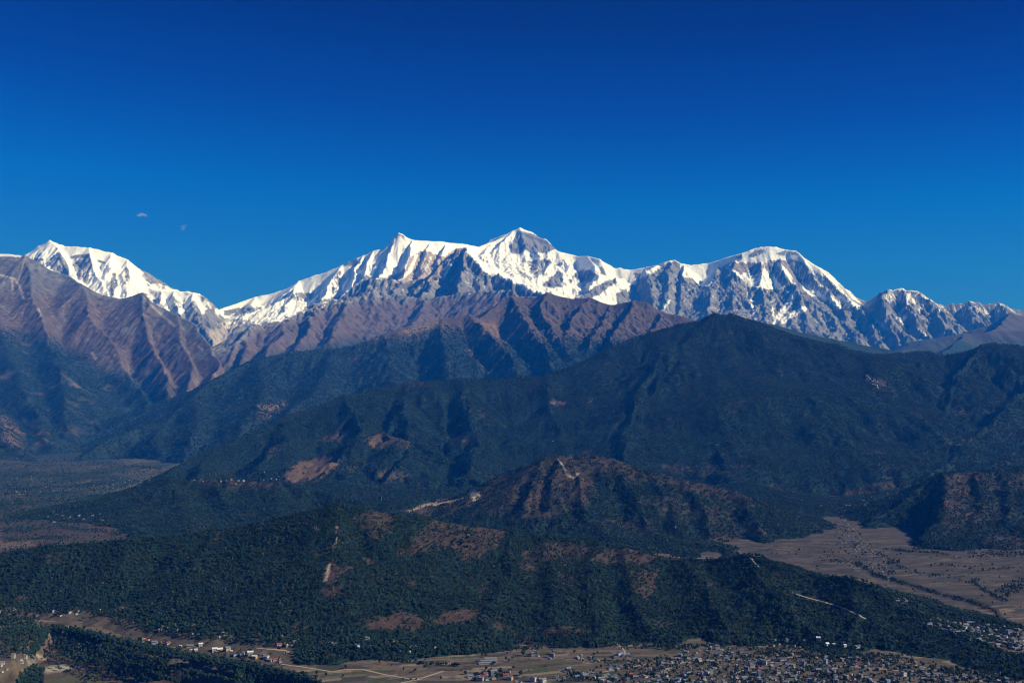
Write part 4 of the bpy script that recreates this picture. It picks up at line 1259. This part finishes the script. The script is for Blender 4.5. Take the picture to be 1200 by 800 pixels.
# groves, hedgerows and gorge trees of the valley floor
def belt(line, wid, n, seed):
    g = np.random.default_rng(seed)
    q = np.array(line, float)
    d = np.hypot(np.diff(q[:, 0]), np.diff(q[:, 1]))
    cs = np.concatenate([[0], np.cumsum(d)])
    t = g.random(n) * cs[-1]
    x, y = np.interp(t, cs, q[:, 0]), np.interp(t, cs, q[:, 1])
    return np.stack([x + g.normal(0, wid * 0.6, n), y + g.normal(0, wid * 0.35, n)], -1)

def patch(poly, n, seed):
    g = np.random.default_rng(seed)
    q = np.array(poly, float)
    out = np.empty((0, 2))
    while len(out) < n:
        c = q.min(0) + g.random((n * 3, 2)) * (q.max(0) - q.min(0))
        out = np.concatenate([out, c[poly_sd(c[:, 0], c[:, 1], poly) > 0]])
    return out[:n]

vt = [belt([(60, 737), (100, 743), (140, 753), (200, 766), (260, 776), (320, 787), (370, 800)], 7, 2600, 1),
      belt([(55, 738), (45, 755), (35, 768)], 5, 260, 2),
      patch([(40, 780), (52, 785), (50, 803), (20, 803), (22, 790)], 330, 3),
      patch([(60, 745), (130, 755), (200, 772), (190, 785), (120, 778), (60, 765)], 620, 4),
      patch([(300, 780), (330, 785), (395, 808), (300, 808), (270, 790)], 900, 5),
      belt([(150, 775), (180, 790), (210, 800)], 3, 150, 6), belt([(215, 786), (260, 796), (290, 804)], 3, 160, 7),
      patch([(0, 705), (80, 702), (140, 712), (200, 727), (300, 742), (300, 749), (200, 740), (140, 724), (90, 718), (0, 728)], 900, 8), patch([(130, 724), (200, 732), (300, 746), (300, 756), (200, 746), (140, 735)], 330, 59),
      patch([(0, 722), (40, 725), (50, 745), (0, 750)], 350, 9),
      patch([(300, 745), (400, 752), (520, 750), (600, 752), (600, 762), (540, 765), (480, 763), (400, 760), (310, 758)], 520, 10),
      patch([(1070, 714), (1098, 722), (1098, 730), (1080, 728)], 130, 11), patch([(1115, 723), (1140, 720), (1160, 724), (1155, 729), (1118, 728)], 130, 12),
      patch([(1110, 742), (1160, 742), (1190, 752), (1150, 752)], 160, 13),
      belt([(1020, 672), (1055, 682), (1100, 696), (1140, 706), (1165, 716), (1170, 726)], 1.6, 260, 14),
      belt([(1035, 643), (1060, 646), (1100, 648), (1110, 650)], 1.4, 120, 15), belt([(1140, 680), (1150, 690), (1170, 700), (1180, 704)], 2, 90, 16),
      patch([(1165, 695), (1185, 680), (1200, 678), (1205, 690), (1180, 700)], 120, 17), belt([(1075, 640), (1110, 640), (1150, 650), (1205, 650)], 5, 280, 18),
      patch([(1040, 655), (1055, 656), (1055, 661), (1040, 660)], 40, 19),
      patch([(860, 752), (900, 750), (960, 760), (1060, 772), (1050, 780), (960, 772), (880, 766)], 420, 20),
      patch([(700, 795), (760, 772), (860, 760), (1000, 772), (1200, 800), (1200, 808), (700, 808)], 620, 21),
      patch([(500, 757), (560, 755), (600, 762), (540, 768)], 130, 22), patch([(990, 610), (1040, 650), (1060, 690), (960, 650)], 150, 23),
      patch([(0, 545), (120, 545), (170, 570), (130, 600), (0, 640)], 700, 24), patch([(1080, 728), (1200, 735), (1200, 765), (1130, 750)], 220, 25),
      belt([(450, 773), (500, 778), (540, 780)], 1, 60, 26), patch([(556, 786), (590, 785), (600, 792), (560, 796)], 50, 27), patch([(660, 785), (700, 787), (720, 797), (670, 800)], 60, 28)]
vt += [patch([(0, 722), (45, 725), (60, 740), (45, 765), (0, 770)], 420, 31), patch([(60, 755), (200, 775), (260, 795), (100, 802), (50, 775)], 420, 32),
       belt([(480, 763), (560, 763), (640, 758), (720, 757), (800, 759), (870, 753), (900, 750)], 4, 420, 33),
       patch([(400, 760), (700, 760), (700, 798), (400, 798)], 50, 34), patch([(860, 640), (1200, 640), (1200, 725), (1080, 715)], 70, 35), belt([(900, 640), (960, 650), (1040, 668), (1120, 676), (1200, 690)], 6, 70, 42), belt([(1000, 640), (1030, 650), (1060, 668), (1100, 676)], 3, 60, 43), belt([(960, 655), (1010, 662), (1050, 672)], 2, 45, 44), belt([(1100, 660), (1150, 668), (1200, 665)], 2, 60, 45),
       patch([(0, 598), (150, 598), (150, 640), (0, 645)], 700, 36), belt([(0, 610), (60, 607), (120, 612)], 3, 200, 51), belt([(0, 622), (70, 618), (145, 626)], 4, 260, 52), belt([(10, 633), (80, 629)], 3, 130, 53), belt([(0, 560), (80, 556), (170, 552)], 5, 300, 54), belt([(0, 574), (90, 569), (120, 566)], 5, 260, 55), belt([(0, 592), (60, 588), (110, 582)], 5, 260, 56), belt([(110, 544), (190, 549)], 4, 260, 57), belt([(0, 546), (60, 541), (120, 540)], 5, 320, 58), patch([(0, 532), (150, 535), (190, 548), (190, 570), (120, 602), (0, 612)], 2200, 41), belt([(960, 766), (1060, 772), (1110, 786), (1200, 795)], 5, 260, 37), patch([(690, 770), (960, 765), (1200, 795), (1200, 808), (690, 808)], 520, 38)]
vt = np.concatenate(vt)
vp = hit(vt[:, 0], vt[:, 1])
ok = ~np.isnan(vp[:, 0])
vp = vp[ok]
make_forest("grove", "dark groves, hedgerows and gorge trees of the valley floor", vp, np.random.default_rng(3).uniform(4.5, 10.5, len(vp)) * (1 + 0.1 * np.clip((vp[:, 1] - 3500) / 1000, 0, 4)), 60)

# ------------------------------------------------------------------ roads
DIRT = plain_mat("dirt_road_gravel", (0.30, 0.24, 0.17), 0.95, 0.3, 0.05)

def road(name, line, width, lift=0.6, mat=DIRT):
    q = np.array(line, float)
    d = np.hypot(np.diff(q[:, 0]), np.diff(q[:, 1]))
    cs = np.concatenate([[0], np.cumsum(d)])
    t = np.arange(0, cs[-1], 1.2)
    p = hit(np.interp(t, cs, q[:, 0]), np.interp(t, cs, q[:, 1]))
    p = p[~np.isnan(p[:, 0])]
    # throw out points where the sight line slips past a crest
    keep = [p[0]]
    for a in p[1:]:
        if abs(a[1] - keep[-1][1]) < 90:
            keep.append(a)
    p = np.array(keep)
    for _ in range(3):
        p[1:-1, :2] = (p[:-2, :2] + 2 * p[1:-1, :2] + p[2:, :2]) / 4
    tx = np.gradient(p[:, 0])
    ty = np.gradient(p[:, 1])
    l = np.hypot(tx, ty) + 1e-9
    nx, ny = -ty / l, tx / l
    verts, faces = [], []
    for i in range(len(p)):
        for s in (-.5, -.17, .17, .5):
            x, y = p[i, 0] + nx[i] * s * width, p[i, 1] + ny[i] * s * width
            verts.append((x, y, float(ground_z(np.array([x]), np.array([y]))[0]) + lift))
    for i in range(len(p) - 1):
        for k in range(3):
            a = i * 4 + k
            faces.append((a, a + 1, a + 5, a + 4))
    me = bpy.data.meshes.new(name)
    me.from_pydata(verts, [], faces)
    me.materials.append(mat)
    o = bpy.data.objects.new(name, me)
    COL.objects.link(o)
    o["kind"] = "structure"
    return o

road("dirt_road", [(928, 694), (946, 700), (965, 705), (985, 711), (1003, 719), (1015, 725)], 5)
road("dirt_road", [(783, 650.5), (795, 653), (812, 654), (830, 653.5), (842, 653)], 8)
road("dirt_road", [(330, 778), (360, 782), (390, 787), (405, 784), (425, 784), (450, 790), (480, 795), (495, 794), (520, 786)], 7)
road("dirt_road", [(470, 800), (480, 798), (495, 795)], 7)
road("dirt_road", [(300, 759), (335, 762), (340, 764), (332, 765)], 5)
road("dirt_road", [(78, 733), (88, 738), (100, 741)], 7)
road("dirt_road", [(745, 756), (728, 758), (722, 753), (732, 762), (733, 768)], 5)
road("dirt_road", [(690, 790), (770, 776), (800, 775)], 5)
road("dirt_road", [(1045, 772), (1100, 786), (1150, 793), (1205, 800)], 6)
road("street", [(868, 801), (862, 790), (880, 780), (905, 772), (950, 768)], 6)
road("street", [(760, 800), (775, 786), (800, 776), (860, 772), (930, 778), (1000, 781), (1060, 786)], 6)
road("street", [(930, 801), (935, 790), (930, 778)], 5)
road("street", [(1090, 733), (1130, 735), (1170, 742), (1203, 752)], 6)
road("path", [(880, 653), (884, 660), (890, 665)], 8)

# ------------------------------------------------------------------ houses
WALLS = {"white": (0.45, 0.445, 0.44), "cream": (0.36, 0.32, 0.26), "grey": (0.20, 0.20, 0.20), "pink": (0.36, 0.23, 0.20), "brick": (0.20, 0.11, 0.08), "orange": (0.50, 0.27, 0.10), "blue": (0.18, 0.24, 0.31)}
ROOFS = {"grey tin": (0.17, 0.18, 0.19), "blue tin": (0.11, 0.17, 0.25), "red": (0.24, 0.07, 0.05), "flat concrete": (0.22, 0.215, 0.21), "white": (0.62, 0.62, 0.62), "brown": (0.10, 0.07, 0.055), "green": (0.10, 0.18, 0.14)}
WMAT = {k: plain_mat(k + "_wall_plaster", v, 0.85, 0.12) for k, v in WALLS.items()}
RMAT = {k: plain_mat(k.replace(" ", "_") + "_roofing", v, 0.55, 0.15) for k, v in ROOFS.items()}
GLASS = plain_mat("window_glass", (0.04, 0.05, 0.06), 0.25)

def box(bm, x0, x1, y0, y1, z0, z1, mi=0):
    v = [bm.verts.new(p) for p in ((x0, y0, z0), (x1, y0, z0), (x1, y1, z0), (x0, y1, z0), (x0, y0, z1), (x1, y0, z1), (x1, y1, z1), (x0, y1, z1))]
    for f in ((0, 3, 2, 1), (4, 5, 6, 7), (0, 1, 5, 4), (1, 2, 6, 5), (2, 3, 7, 6), (3, 0, 4, 7)):
        bm.faces.new([v[i] for i in f]).material_index = mi

def house_meshes(flat, storeys):
    """unit house 10 x 8 m: body with window openings, and its roof"""
    w, d, h = 5.0, 4.0, 3.0 * storeys
    bm = bmesh.new()
    box(bm, -w, w, -d, d, -2.0, h)
    for s in range(storeys):
        for k in (-3, 0, 3):
            z = 3.0 * s + 1.0
            box(bm, k - .7, k + .7, -d - .03, -d + .05, z, z + 1.4, 1)
            box(bm, k - .7, k + .7, d - .05, d + .03, z, z + 1.4, 1)
        for k in (-2, 2):
            box(bm, w - .05, w + .03, k - .6, k + .6, 3.0 * s + 1, 3.0 * s + 2.4, 1)
    if not flat:       # gable ends
        for x in (-w, w - .2):
            a = [bm.verts.new((x + e, y, z)) for e in (0, .2) for y, z in ((-d, h), (d, h), (0, h + 1.9))]
            bm.faces.new(a[:3]); bm.faces.new(a[3:][::-1])
    wall = bpy.data.meshes.new("house_wall")
    bm.to_mesh(wall); bm.free()
    bm = bmesh.new()
    if flat:
        box(bm, -w - .5, w + .5, -d - .5, d + .5, h + .002, h + .3)
        for q in ((-w - .5, w + .5, -d - .5, -d - .3), (-w - .5, w + .5, d + .3, d + .5), (-w - .5, -w - .3, -d - .3, d + .3), (w + .3, w + .5, -d - .3, d + .3)):
            box(bm, *q, h + .3, h + 1.1)
        box(bm, -w + .8, -w + 4, d - 3.4, d - .6, h + .3, h + 2.8)
    else:
        for s in (-1, 1):
            pr = [(s * (d + .7), h - .35), (0, h + 1.95), (0, h + 2.15), (s * (d + .7), h - .15)]
            a = [bm.verts.new((-w - .6, y, z)) for y, z in pr]
            b = [bm.verts.new((w + .6, y, z)) for y, z in pr]
            bm.faces.new(a); bm.faces.new(b[::-1])
            for i in range(4):
                bm.faces.new((a[i], b[i], b[(i + 1) % 4], a[(i + 1) % 4]))
    bmesh.ops.recalc_face_normals(bm, faces=bm.faces)
    roof = bpy.data.meshes.new("house_roof")
    bm.to_mesh(roof); bm.free()
    return wall, roof

HM = {}
def house_mesh(flat, storeys, wc, rc):
    key = (flat, storeys, wc, rc)
    if key not in HM:
        if (flat, storeys) not in HM:
            HM[(flat, storeys)] = house_meshes(flat, storeys)
        a, b = HM[(flat, storeys)]
        a, b = a.copy(), b.copy()
        a.materials.append(WMAT[wc]); a.materials.append(GLASS)
        b.materials.append(RMAT[rc])
        HM[key] = (a, b)
    return HM[key]

SITES = []     # px, py, place, wall colour, roof colour, size
def town(poly, n, place, seed, wcs, rcs, size=(0.85, 1.35), mind=4.2):
    g = random.Random(seed)
    got = []
    c = patch(poly, n * 8, seed)
    for p in c:
        if len(got) >= n:
            break
        if all((p[0] - q[0]) ** 2 + ((p[1] - q[1]) * 2.0) ** 2 > mind ** 2 for q in got):
            got.append(p)
    for p in got:
        SITES.append((p[0], p[1], place, g.choice(wcs), g.choice(rcs), g.uniform(*size)))
W_MIX = ["grey", "white", "white", "cream", "grey", "pink", "brick", "white", "blue"]
R_MIX = ["grey tin", "flat concrete", "blue tin", "flat concrete", "brown", "flat concrete", "grey tin", "grey tin", "blue tin", "flat concrete", "grey tin", "brown", "red"]
town([(690, 799), (745, 790), (770, 776), (800, 762), (850, 758), (905, 765), (960, 766), (1000, 770), (1000, 802), (690, 803)], 300, "in the dense valley town", 1, W_MIX, R_MIX, (0.65, 1.1), 3.6)
town([(1000, 770), (1060, 774), (1110, 787), (1200, 795), (1200, 803), (1000, 803)], 120, "in town below the wooded ridge end", 2, W_MIX, R_MIX, (0.65, 1.1), 3.6)
for k, (x, y, n) in enumerate(((628, 769, 4), (642, 769, 3), (683, 770, 3), (698, 773, 4), (720, 770, 3), (733, 767, 5), (722, 782, 5), (744, 775, 4), (605, 797, 4), (632, 798, 4), (655, 795, 5), (684, 791, 7), (702, 794, 6), (715, 796, 5), (670, 785, 2))):
    town([(x - 8, y - 3), (x + 8, y - 3), (x + 8, y + 3), (x - 8, y + 3)], n, "in a small field hamlet", 20 + k, ["white", "grey", "grey", "cream"], ["grey tin", "flat concrete", "blue tin"], (0.8, 1.2), 4.0)
town([(380, 752), (440, 750), (515, 756), (515, 765), (450, 764), (385, 759)], 30, "in village under the forest edge", 3, ["cream", "white", "pink", "brick", "white"], ["brown", "red", "grey tin", "flat concrete"], (0.7, 1.1), 5)
town([(318, 747), (335, 742), (352, 750), (350, 758), (325, 757)], 14, "in tree hamlet under the ridge", 4, ["cream", "white", "pink"], ["brown", "grey tin", "red"], (0.7, 1.1), 5)
town([(155, 727), (230, 733), (300, 742), (300, 750), (220, 745), (150, 734)], 26, "among trees along the ridge foot", 5, ["cream", "white", "grey", "pink"], ["grey tin", "brown", "flat concrete"], (0.7, 1.1), 6)
town([(160, 748), (230, 755), (300, 767), (300, 773), (230, 763), (165, 753)], 22, "above the wooded gorge", 6, ["white", "cream", "orange", "blue", "white"], ["white", "red", "grey tin", "blue tin"], (0.8, 1.3), 5)
town([(300, 766), (345, 774), (340, 779), (315, 776)], 7, "at the dirt road's head", 7, ["white", "cream", "pink"], ["grey tin", "red"], (0.8, 1.2), 4)
town([(555, 787), (600, 786), (600, 797), (545, 800)], 14, "near the long grey sheds", 8, ["white", "cream", "grey", "orange"], ["grey tin", "red", "flat concrete", "blue tin"], (0.9, 1.3), 5)
town([(952, 747), (970, 750), (985, 748), (1005, 758), (990, 758), (965, 758)], 8, "in bright cluster at wood's edge", 9, ["white", "white", "cream"], ["white", "red", "blue tin", "grey tin"], (0.85, 1.2), 5)
town([(900, 748), (945, 750), (945, 760), (900, 758)], 9, "in bright cluster at wood's edge", 10, ["cream", "grey", "white"], ["brown", "grey tin"], (0.8, 1.2), 5)
town([(1080, 727), (1130, 728), (1200, 736), (1200, 765), (1165, 757), (1120, 745), (1090, 735)], 95, "in village behind the wooded ridge end", 11, W_MIX, R_MIX, (0.9, 1.35), 4.2)
town([(0, 714), (60, 716), (150, 712), (150, 718), (60, 722), (0, 720)], 14, "on far bank by ridge foot", 12, ["cream", "white"], ["brown", "grey tin"], (0.8, 1.2), 6)
town([(0, 770), (30, 768), (28, 785), (0, 788)], 9, "beside the river flat", 13, ["white", "cream"], ["grey tin", "flat concrete"], (0.7, 1.1), 5)
# far hamlets
town([(100, 562), (140, 559), (182, 562), (175, 570), (140, 577), (110, 572)], 42, "far", 14, ["cream", "grey", "grey"], ["grey tin", "flat concrete", "brown", "red"], (1.0, 1.6), 2.5)
town([(0, 555), (60, 560), (70, 590), (0, 590)], 22, "far", 44, ["cream", "grey"], ["grey tin", "brown"], (0.9, 1.5), 4)
town([(960, 592), (985, 600), (1010, 630), (1040, 660), (1045, 690), (1020, 670), (980, 630)], 75, "far", 15, ["cream", "grey", "grey"], ["grey tin", "grey tin", "flat concrete", "brown"], (0.8, 1.3), 3.5)
town([(1005, 440), (1020, 441), (1035, 452), (1028, 455)], 16, "far", 16, ["white", "cream"], ["grey tin", "white"], (1.6, 2.4), 2)
town([(930, 585), (980, 590), (1060, 570), (1075, 568), (1050, 585), (990, 600)], 34, "far", 17, ["white", "cream"], ["grey tin"], (1.2, 1.8), 4)
town([(1040, 690), (1070, 700), (1065, 712), (1050, 705)], 12, "far", 18, ["grey", "white"], ["grey tin", "blue tin"], (0.9, 1.3), 4)
town([(225, 553), (300, 550), (345, 562), (300, 570), (220, 563)], 24, "far", 19, ["white", "cream"], ["grey tin"], (1.2, 1.7), 5)
town([(40, 605), (130, 600), (150, 612), (60, 615)], 14, "far", 40, ["white", "cream"], ["grey tin"], (1.2, 1.7), 5)
for x, y in ((660, 533.5), (664, 533.5), (668, 533.5), (675, 533.5), (569, 558), (821, 565), (827, 564.5), (838, 564.5), (696, 580), (700, 581), (708, 583), (716, 586), (648, 517), (905, 648), (792, 618), (882, 516), (868, 468), (1092, 626), (1120, 652), (1125, 653), (1150, 660), (549, 627)):
    SITES.append((x, y, "far", "cream", "flat concrete", 1.15))

sp = hit([s[0] for s in SITES], [s[1] for s in SITES])
info = []
for s, p in zip(SITES, sp):
    if not np.isnan(p[0]):
        info.append((s[5] / p[1], s, p))
near = [q for q in info if q[1][2] != "far"]
far = [q for q in info if q[1][2] == "far"]
near.sort(key=lambda q: -q[0])
far += near[298:]
near = near[:298]
print("houses", len(near), "far", len(far))
hg = random.Random(5)
ROWS = [0.22, 0.22 + math.pi / 2, -0.4, 0.9]
for _, s, p in near:
    px, py, place, wc, rc, size = s
    flat = rc == "flat concrete"
    st = hg.choice((1, 2, 2, 3)) if flat else hg.choice((1, 1, 2))
    wm, rm = house_mesh(flat, st, wc, rc)
    e = bpy.data.objects.new("house", None)
    COL.objects.link(e)
    e.location = (p[0], p[1], p[2])
    e.rotation_euler = (0, 0, hg.choice(ROWS) + hg.uniform(-.2, .2))
    e.scale = (size * hg.uniform(.85, 1.2), size * hg.uniform(.85, 1.2), min(size, 1.25))
    e["label"] = "%s%s house with %s roof %s" % (("", "two storey ", "three storey ")[st - 1], wc, rc, place)
    e["category"] = "house"
    e["group"] = "houses " + place
    for nm, me in (("wall", wm), ("roof", rm)):
        o = bpy.data.objects.new(nm, me)
        COL.objects.link(o)
        o.parent = e

# every other, smaller house: one body of them
def merged_houses(rows):
    verts, faces, mats, slots = [], [], [], {}
    me = bpy.data.meshes.new("distant_houses")
    def slot(m):
        if m.name not in slots:
            slots[m.name] = len(slots)
            me.materials.append(m)
        return slots[m.name]
    for _, s, p in rows:
        px, py, place, wc, rc, size = s
        a = hg.choice(ROWS) + hg.uniform(-.2, .2)
        ca, sa = math.cos(a), math.sin(a)
        size *= 0.75
        kx, ky = size * hg.uniform(.8, 1.2), size * hg.uniform(.8, 1.2)
        for src in house_mesh(rc == "flat concrete", hg.choice((1, 2)), wc, rc):
            o = len(verts)
            for v in src.vertices:
                x, y, z = v.co.x * kx, v.co.y * ky, v.co.z * size
                verts.append((p[0] + x * ca - y * sa, p[1] + x * sa + y * ca, p[2] + z))
            for f in src.polygons:
                faces.append([i + o for i in f.vertices])
                mats.append(slot(src.materials[f.material_index]))
    me.from_pydata(verts, [], faces)
    me.polygons.foreach_set("material_index", np.array(mats, np.int32))
    o = bpy.data.objects.new("distant_houses", me)
    COL.objects.link(o)
    o["kind"] = "stuff"
    o["label"] = "tiny pale houses scattered over the far valley floors and hills"
    o["category"] = "houses"
merged_houses(far)

# long grey sheds on the field
def link(name, bm, mat, parent=None):
    bmesh.ops.recalc_face_normals(bm, faces=bm.faces)
    me = bpy.data.meshes.new(name)
    bm.to_mesh(me); bm.free()
    me.materials.append(mat)
    o = bpy.data.objects.new(name, me)
    COL.objects.link(o)
    if parent:
        o.parent = parent
    return o

def shed(px, py, length, width, rot, label):
    p = hit(px, py)[0]
    e = bpy.data.objects.new("farm_shed", None)
    COL.objects.link(e)
    e.location = p
    e.rotation_euler = (0, 0, rot)
    e["label"], e["category"], e["group"] = label, "shed", "long sheds on the brown field"
    bm = bmesh.new()
    w, l = width / 2, length / 2
    box(bm, -l, l, -w, w, -1.5, 3.2)
    link("wall", bm, WMAT["cream"], e)
    bm = bmesh.new()
    prof = [(-w - .5, 3.1), (-w * .5, 4.7), (0, 5.3), (w * .5, 4.7), (w + .5, 3.1), (w + .5, 3.3), (w * .5, 4.9), (0, 5.5), (-w * .5, 4.9), (-w - .5, 3.3)]
    a = [bm.verts.new((-l - .4, y, z)) for y, z in prof]
    b = [bm.verts.new((l + .4, y, z)) for y, z in prof]
    n = len(prof)
    for i in range(n):
        bm.faces.new((a[i], b[i], b[(i + 1) % n], a[(i + 1) % n]))
    for i in range(4):
        bm.faces.new((a[i], a[i + 1], a[n - 2 - i], a[n - 1 - i]))
        bm.faces.new((b[i + 1], b[i], b[n - 1 - i], b[n - 2 - i]))
    link("roof", bm, RMAT["grey tin"], e)
shed(570.5, 777.5, 38, 11, 0.12, "long grey roofed shed, nearest the viewer of three side by side")
shed(572.5, 774.8, 38, 11, 0.12, "long grey roofed shed, middle one of three side by side")
shed(575, 772.2, 30, 11, 0.12, "long grey roofed shed, shortest and rearmost of three side by side")

# masts
STEEL = plain_mat("mast_steel", (0.55, 0.55, 0.55), 0.5, 0.1)
def mast(px, py, h, label):
    p = hit(px, py)[0]
    e = bpy.data.objects.new("radio_mast", None)
    COL.objects.link(e)
    e.location = p
    e["label"], e["category"], e["group"] = label, "mast", "masts on the hill crests"
    bm = bmesh.new()
    for k in range(3):
        a = k * 2.094
        x, y = math.cos(a), math.sin(a)
        q = bmesh.ops.create_cone(bm, segments=5, radius1=.14, radius2=.1, depth=h + 2)
        for v in q['verts']:
            t = (v.co.z + (h + 2) / 2) / (h + 2)
            v.co += Vector((x * (1.4 - t), y * (1.4 - t), h / 2 - 1))
    for i in range(int(h // 2)):
        t = (i * 2 + 2) / (h + 2)
        r = 1.4 - t
        pts = [Vector((math.cos(k * 2.094) * r, math.sin(k * 2.094) * r, i * 2)) for k in range(3)]
        for k in range(3):
            A, B = pts[k], pts[(k + 1) % 3] + Vector((0, 0, 2))
            d = (B - A)
            sd = d.cross(Vector((0, 0, 1))).normalized() * .07
            bm.faces.new([bm.verts.new(v) for v in (A - sd, A + sd, B + sd, B - sd)])
    link("lattice", bm, STEEL, e)
    bm = bmesh.new()
    for k in range(3):
        a = k * 2.094 + .5
        q = bmesh.ops.create_cone(bm, segments=10, radius1=.6, radius2=.6, depth=.35, cap_ends=True)
        for v in q['verts']:
            v.co = Vector((v.co.z * math.cos(a) - v.co.y * math.sin(a) + 1.0 * math.cos(a), v.co.z * math.sin(a) + v.co.y * math.cos(a) + 1.0 * math.sin(a), v.co.x + h * .88))
    link("dish", bm, WMAT["white"], e)
mast(859, 650, 16, "slim steel mast on the front ridge, left one of a pair")
mast(868, 650.3, 18, "slim steel mast on the front ridge, right one of a pair")
mast(447, 589, 42, "tall lone mast standing on the hill behind the front ridge")
mast(1172.5, 793.5, 14, "pale mast in the town by the dark wood")

# single trees standing in the fields
crowns = []
for kd, sd in KINDS[:3]:
    bm = crown_bm(kd, sd + 30)
    me = bpy.data.meshes.new("tree_crown")
    bm.to_mesh(me); bm.free()
    me.materials.append(LEAF)
    crowns.append(me)
bm = trunk_bm()
trunk_me = bpy.data.meshes.new("tree_trunk")
bm.to_mesh(trunk_me); bm.free()
trunk_me.materials.append(BARK)
FT = [(612, 768, 16, "big dark tree alone on the field right of the long sheds"), (609, 791, 13, "dark tree by the houses at the bottom of the fields"), (593, 774, 11, "round tree standing just right of the long sheds"),
      (371, 791, 11, "bare looking tree beside the dirt road near the gorge"), (382, 793, 11, "tree right of the bare one at the gorge rim"), (388, 764, 14, "dark tall tree where the fields meet the village"),
      (375, 763, 9, "small tree at the field edge left of the tall dark one"), (354, 763, 8, "small low tree on the field edge below the hamlet"), (559, 777, 8, "small tree touching the left end of the sheds"), (530, 780, 8, "lone small tree in mid field left of the sheds"),
      (647, 765, 8, "little tree beside pale field houses under the ridge"), (700, 766, 8, "little tree in the fields between two house clusters")]
for (px, py, h, lb) in FT:
    p = hit(px, py)[0]
    e = bpy.data.objects.new("tree", None)
    COL.objects.link(e)
    e.location = p
    e.rotation_euler = (0, 0, random.uniform(0, 6))
    e.scale = (h * 1.1, h * 1.1, h)
    e["label"], e["category"], e["group"] = lb, "tree", "single trees on the valley fields"
    for nm, me in (("crown", random.choice(crowns)), ("trunk", trunk_me)):
        o = bpy.data.objects.new(nm, me)
        o["tone"] = 0.45
        COL.objects.link(o)
        o.parent = e

# ------------------------------------------------------------------ haze over valley and mountains
hm = bpy.data.materials.new("haze_air")
hm.use_nodes = True
nt = hm.node_tree
nt.nodes.remove(nt.nodes["Principled BSDF"])
pv = nt.nodes.new("ShaderNodeVolumePrincipled")
pv.inputs["Color"].default_value = HAZE_COLOR
pv.inputs["Absorption Color"].default_value = (1, 1, 1, 1)
pv.inputs["Density"].default_value = HAZE_DENSITY
pv.inputs["Density Attribute"].default_value = ""
nt.links.new(pv.outputs[0], nt.nodes["Material Output"].inputs["Volume"])
bm = bmesh.new()
box(bm, -41000, 41000, -5000, 46500, -110, 6900)
hz = link("haze", bm, hm)
hz["kind"] = "stuff"

# ------------------------------------------------------------------ two wisps of cloud, beyond the haze
def cloud(px, py, Y, lumps, dens, label):
    c = P(px, py, Y)
    bm = bmesh.new()
    g = random.Random(px)
    for dx, dz, r in lumps:
        q = bmesh.ops.create_icosphere(bm, subdivisions=3, radius=r)
        for v in q['verts']:
            n = v.co.normalized()
            v.co = v.co * (1 + .25 * math.sin(n.x * 5 + dx) * math.cos(n.z * 6 + dz) + g.uniform(-.05, .05))
            v.co = Vector((v.co.x * 1.5 + dx, v.co.y, v.co.z * .8 + dz))
    m = bpy.data.materials.new("cloud_vapour")
    m.use_nodes = True
    t = m.node_tree
    t.nodes.remove(t.nodes["Principled BSDF"])
    v = t.nodes.new("ShaderNodeVolumePrincipled")
    v.inputs["Color"].default_value = (1, 1, 1, 1)
    v.inputs["Density"].default_value = dens
    v.inputs["Density Attribute"].default_value = ""
    t.links.new(v.outputs[0], t.nodes["Material Output"].inputs["Volume"])
    o = link("cloud", bm, m)
    o.location = c
    o["label"], o["category"], o["kind"] = label, "cloud", "stuff"
cloud(166, 252, 56000, [(-130, -20, 90), (20, 30, 100), (160, 0, 80), (230, -60, 50)], 0.0040, "tiny white wisp of cloud in blue sky above the western snow peak")
cloud(215, 267, 56000, [(-20, -60, 80), (0, 60, 90), (120, 130, 60)], 0.0012, "faintest small wisp of cloud, lower and right of the brighter one")
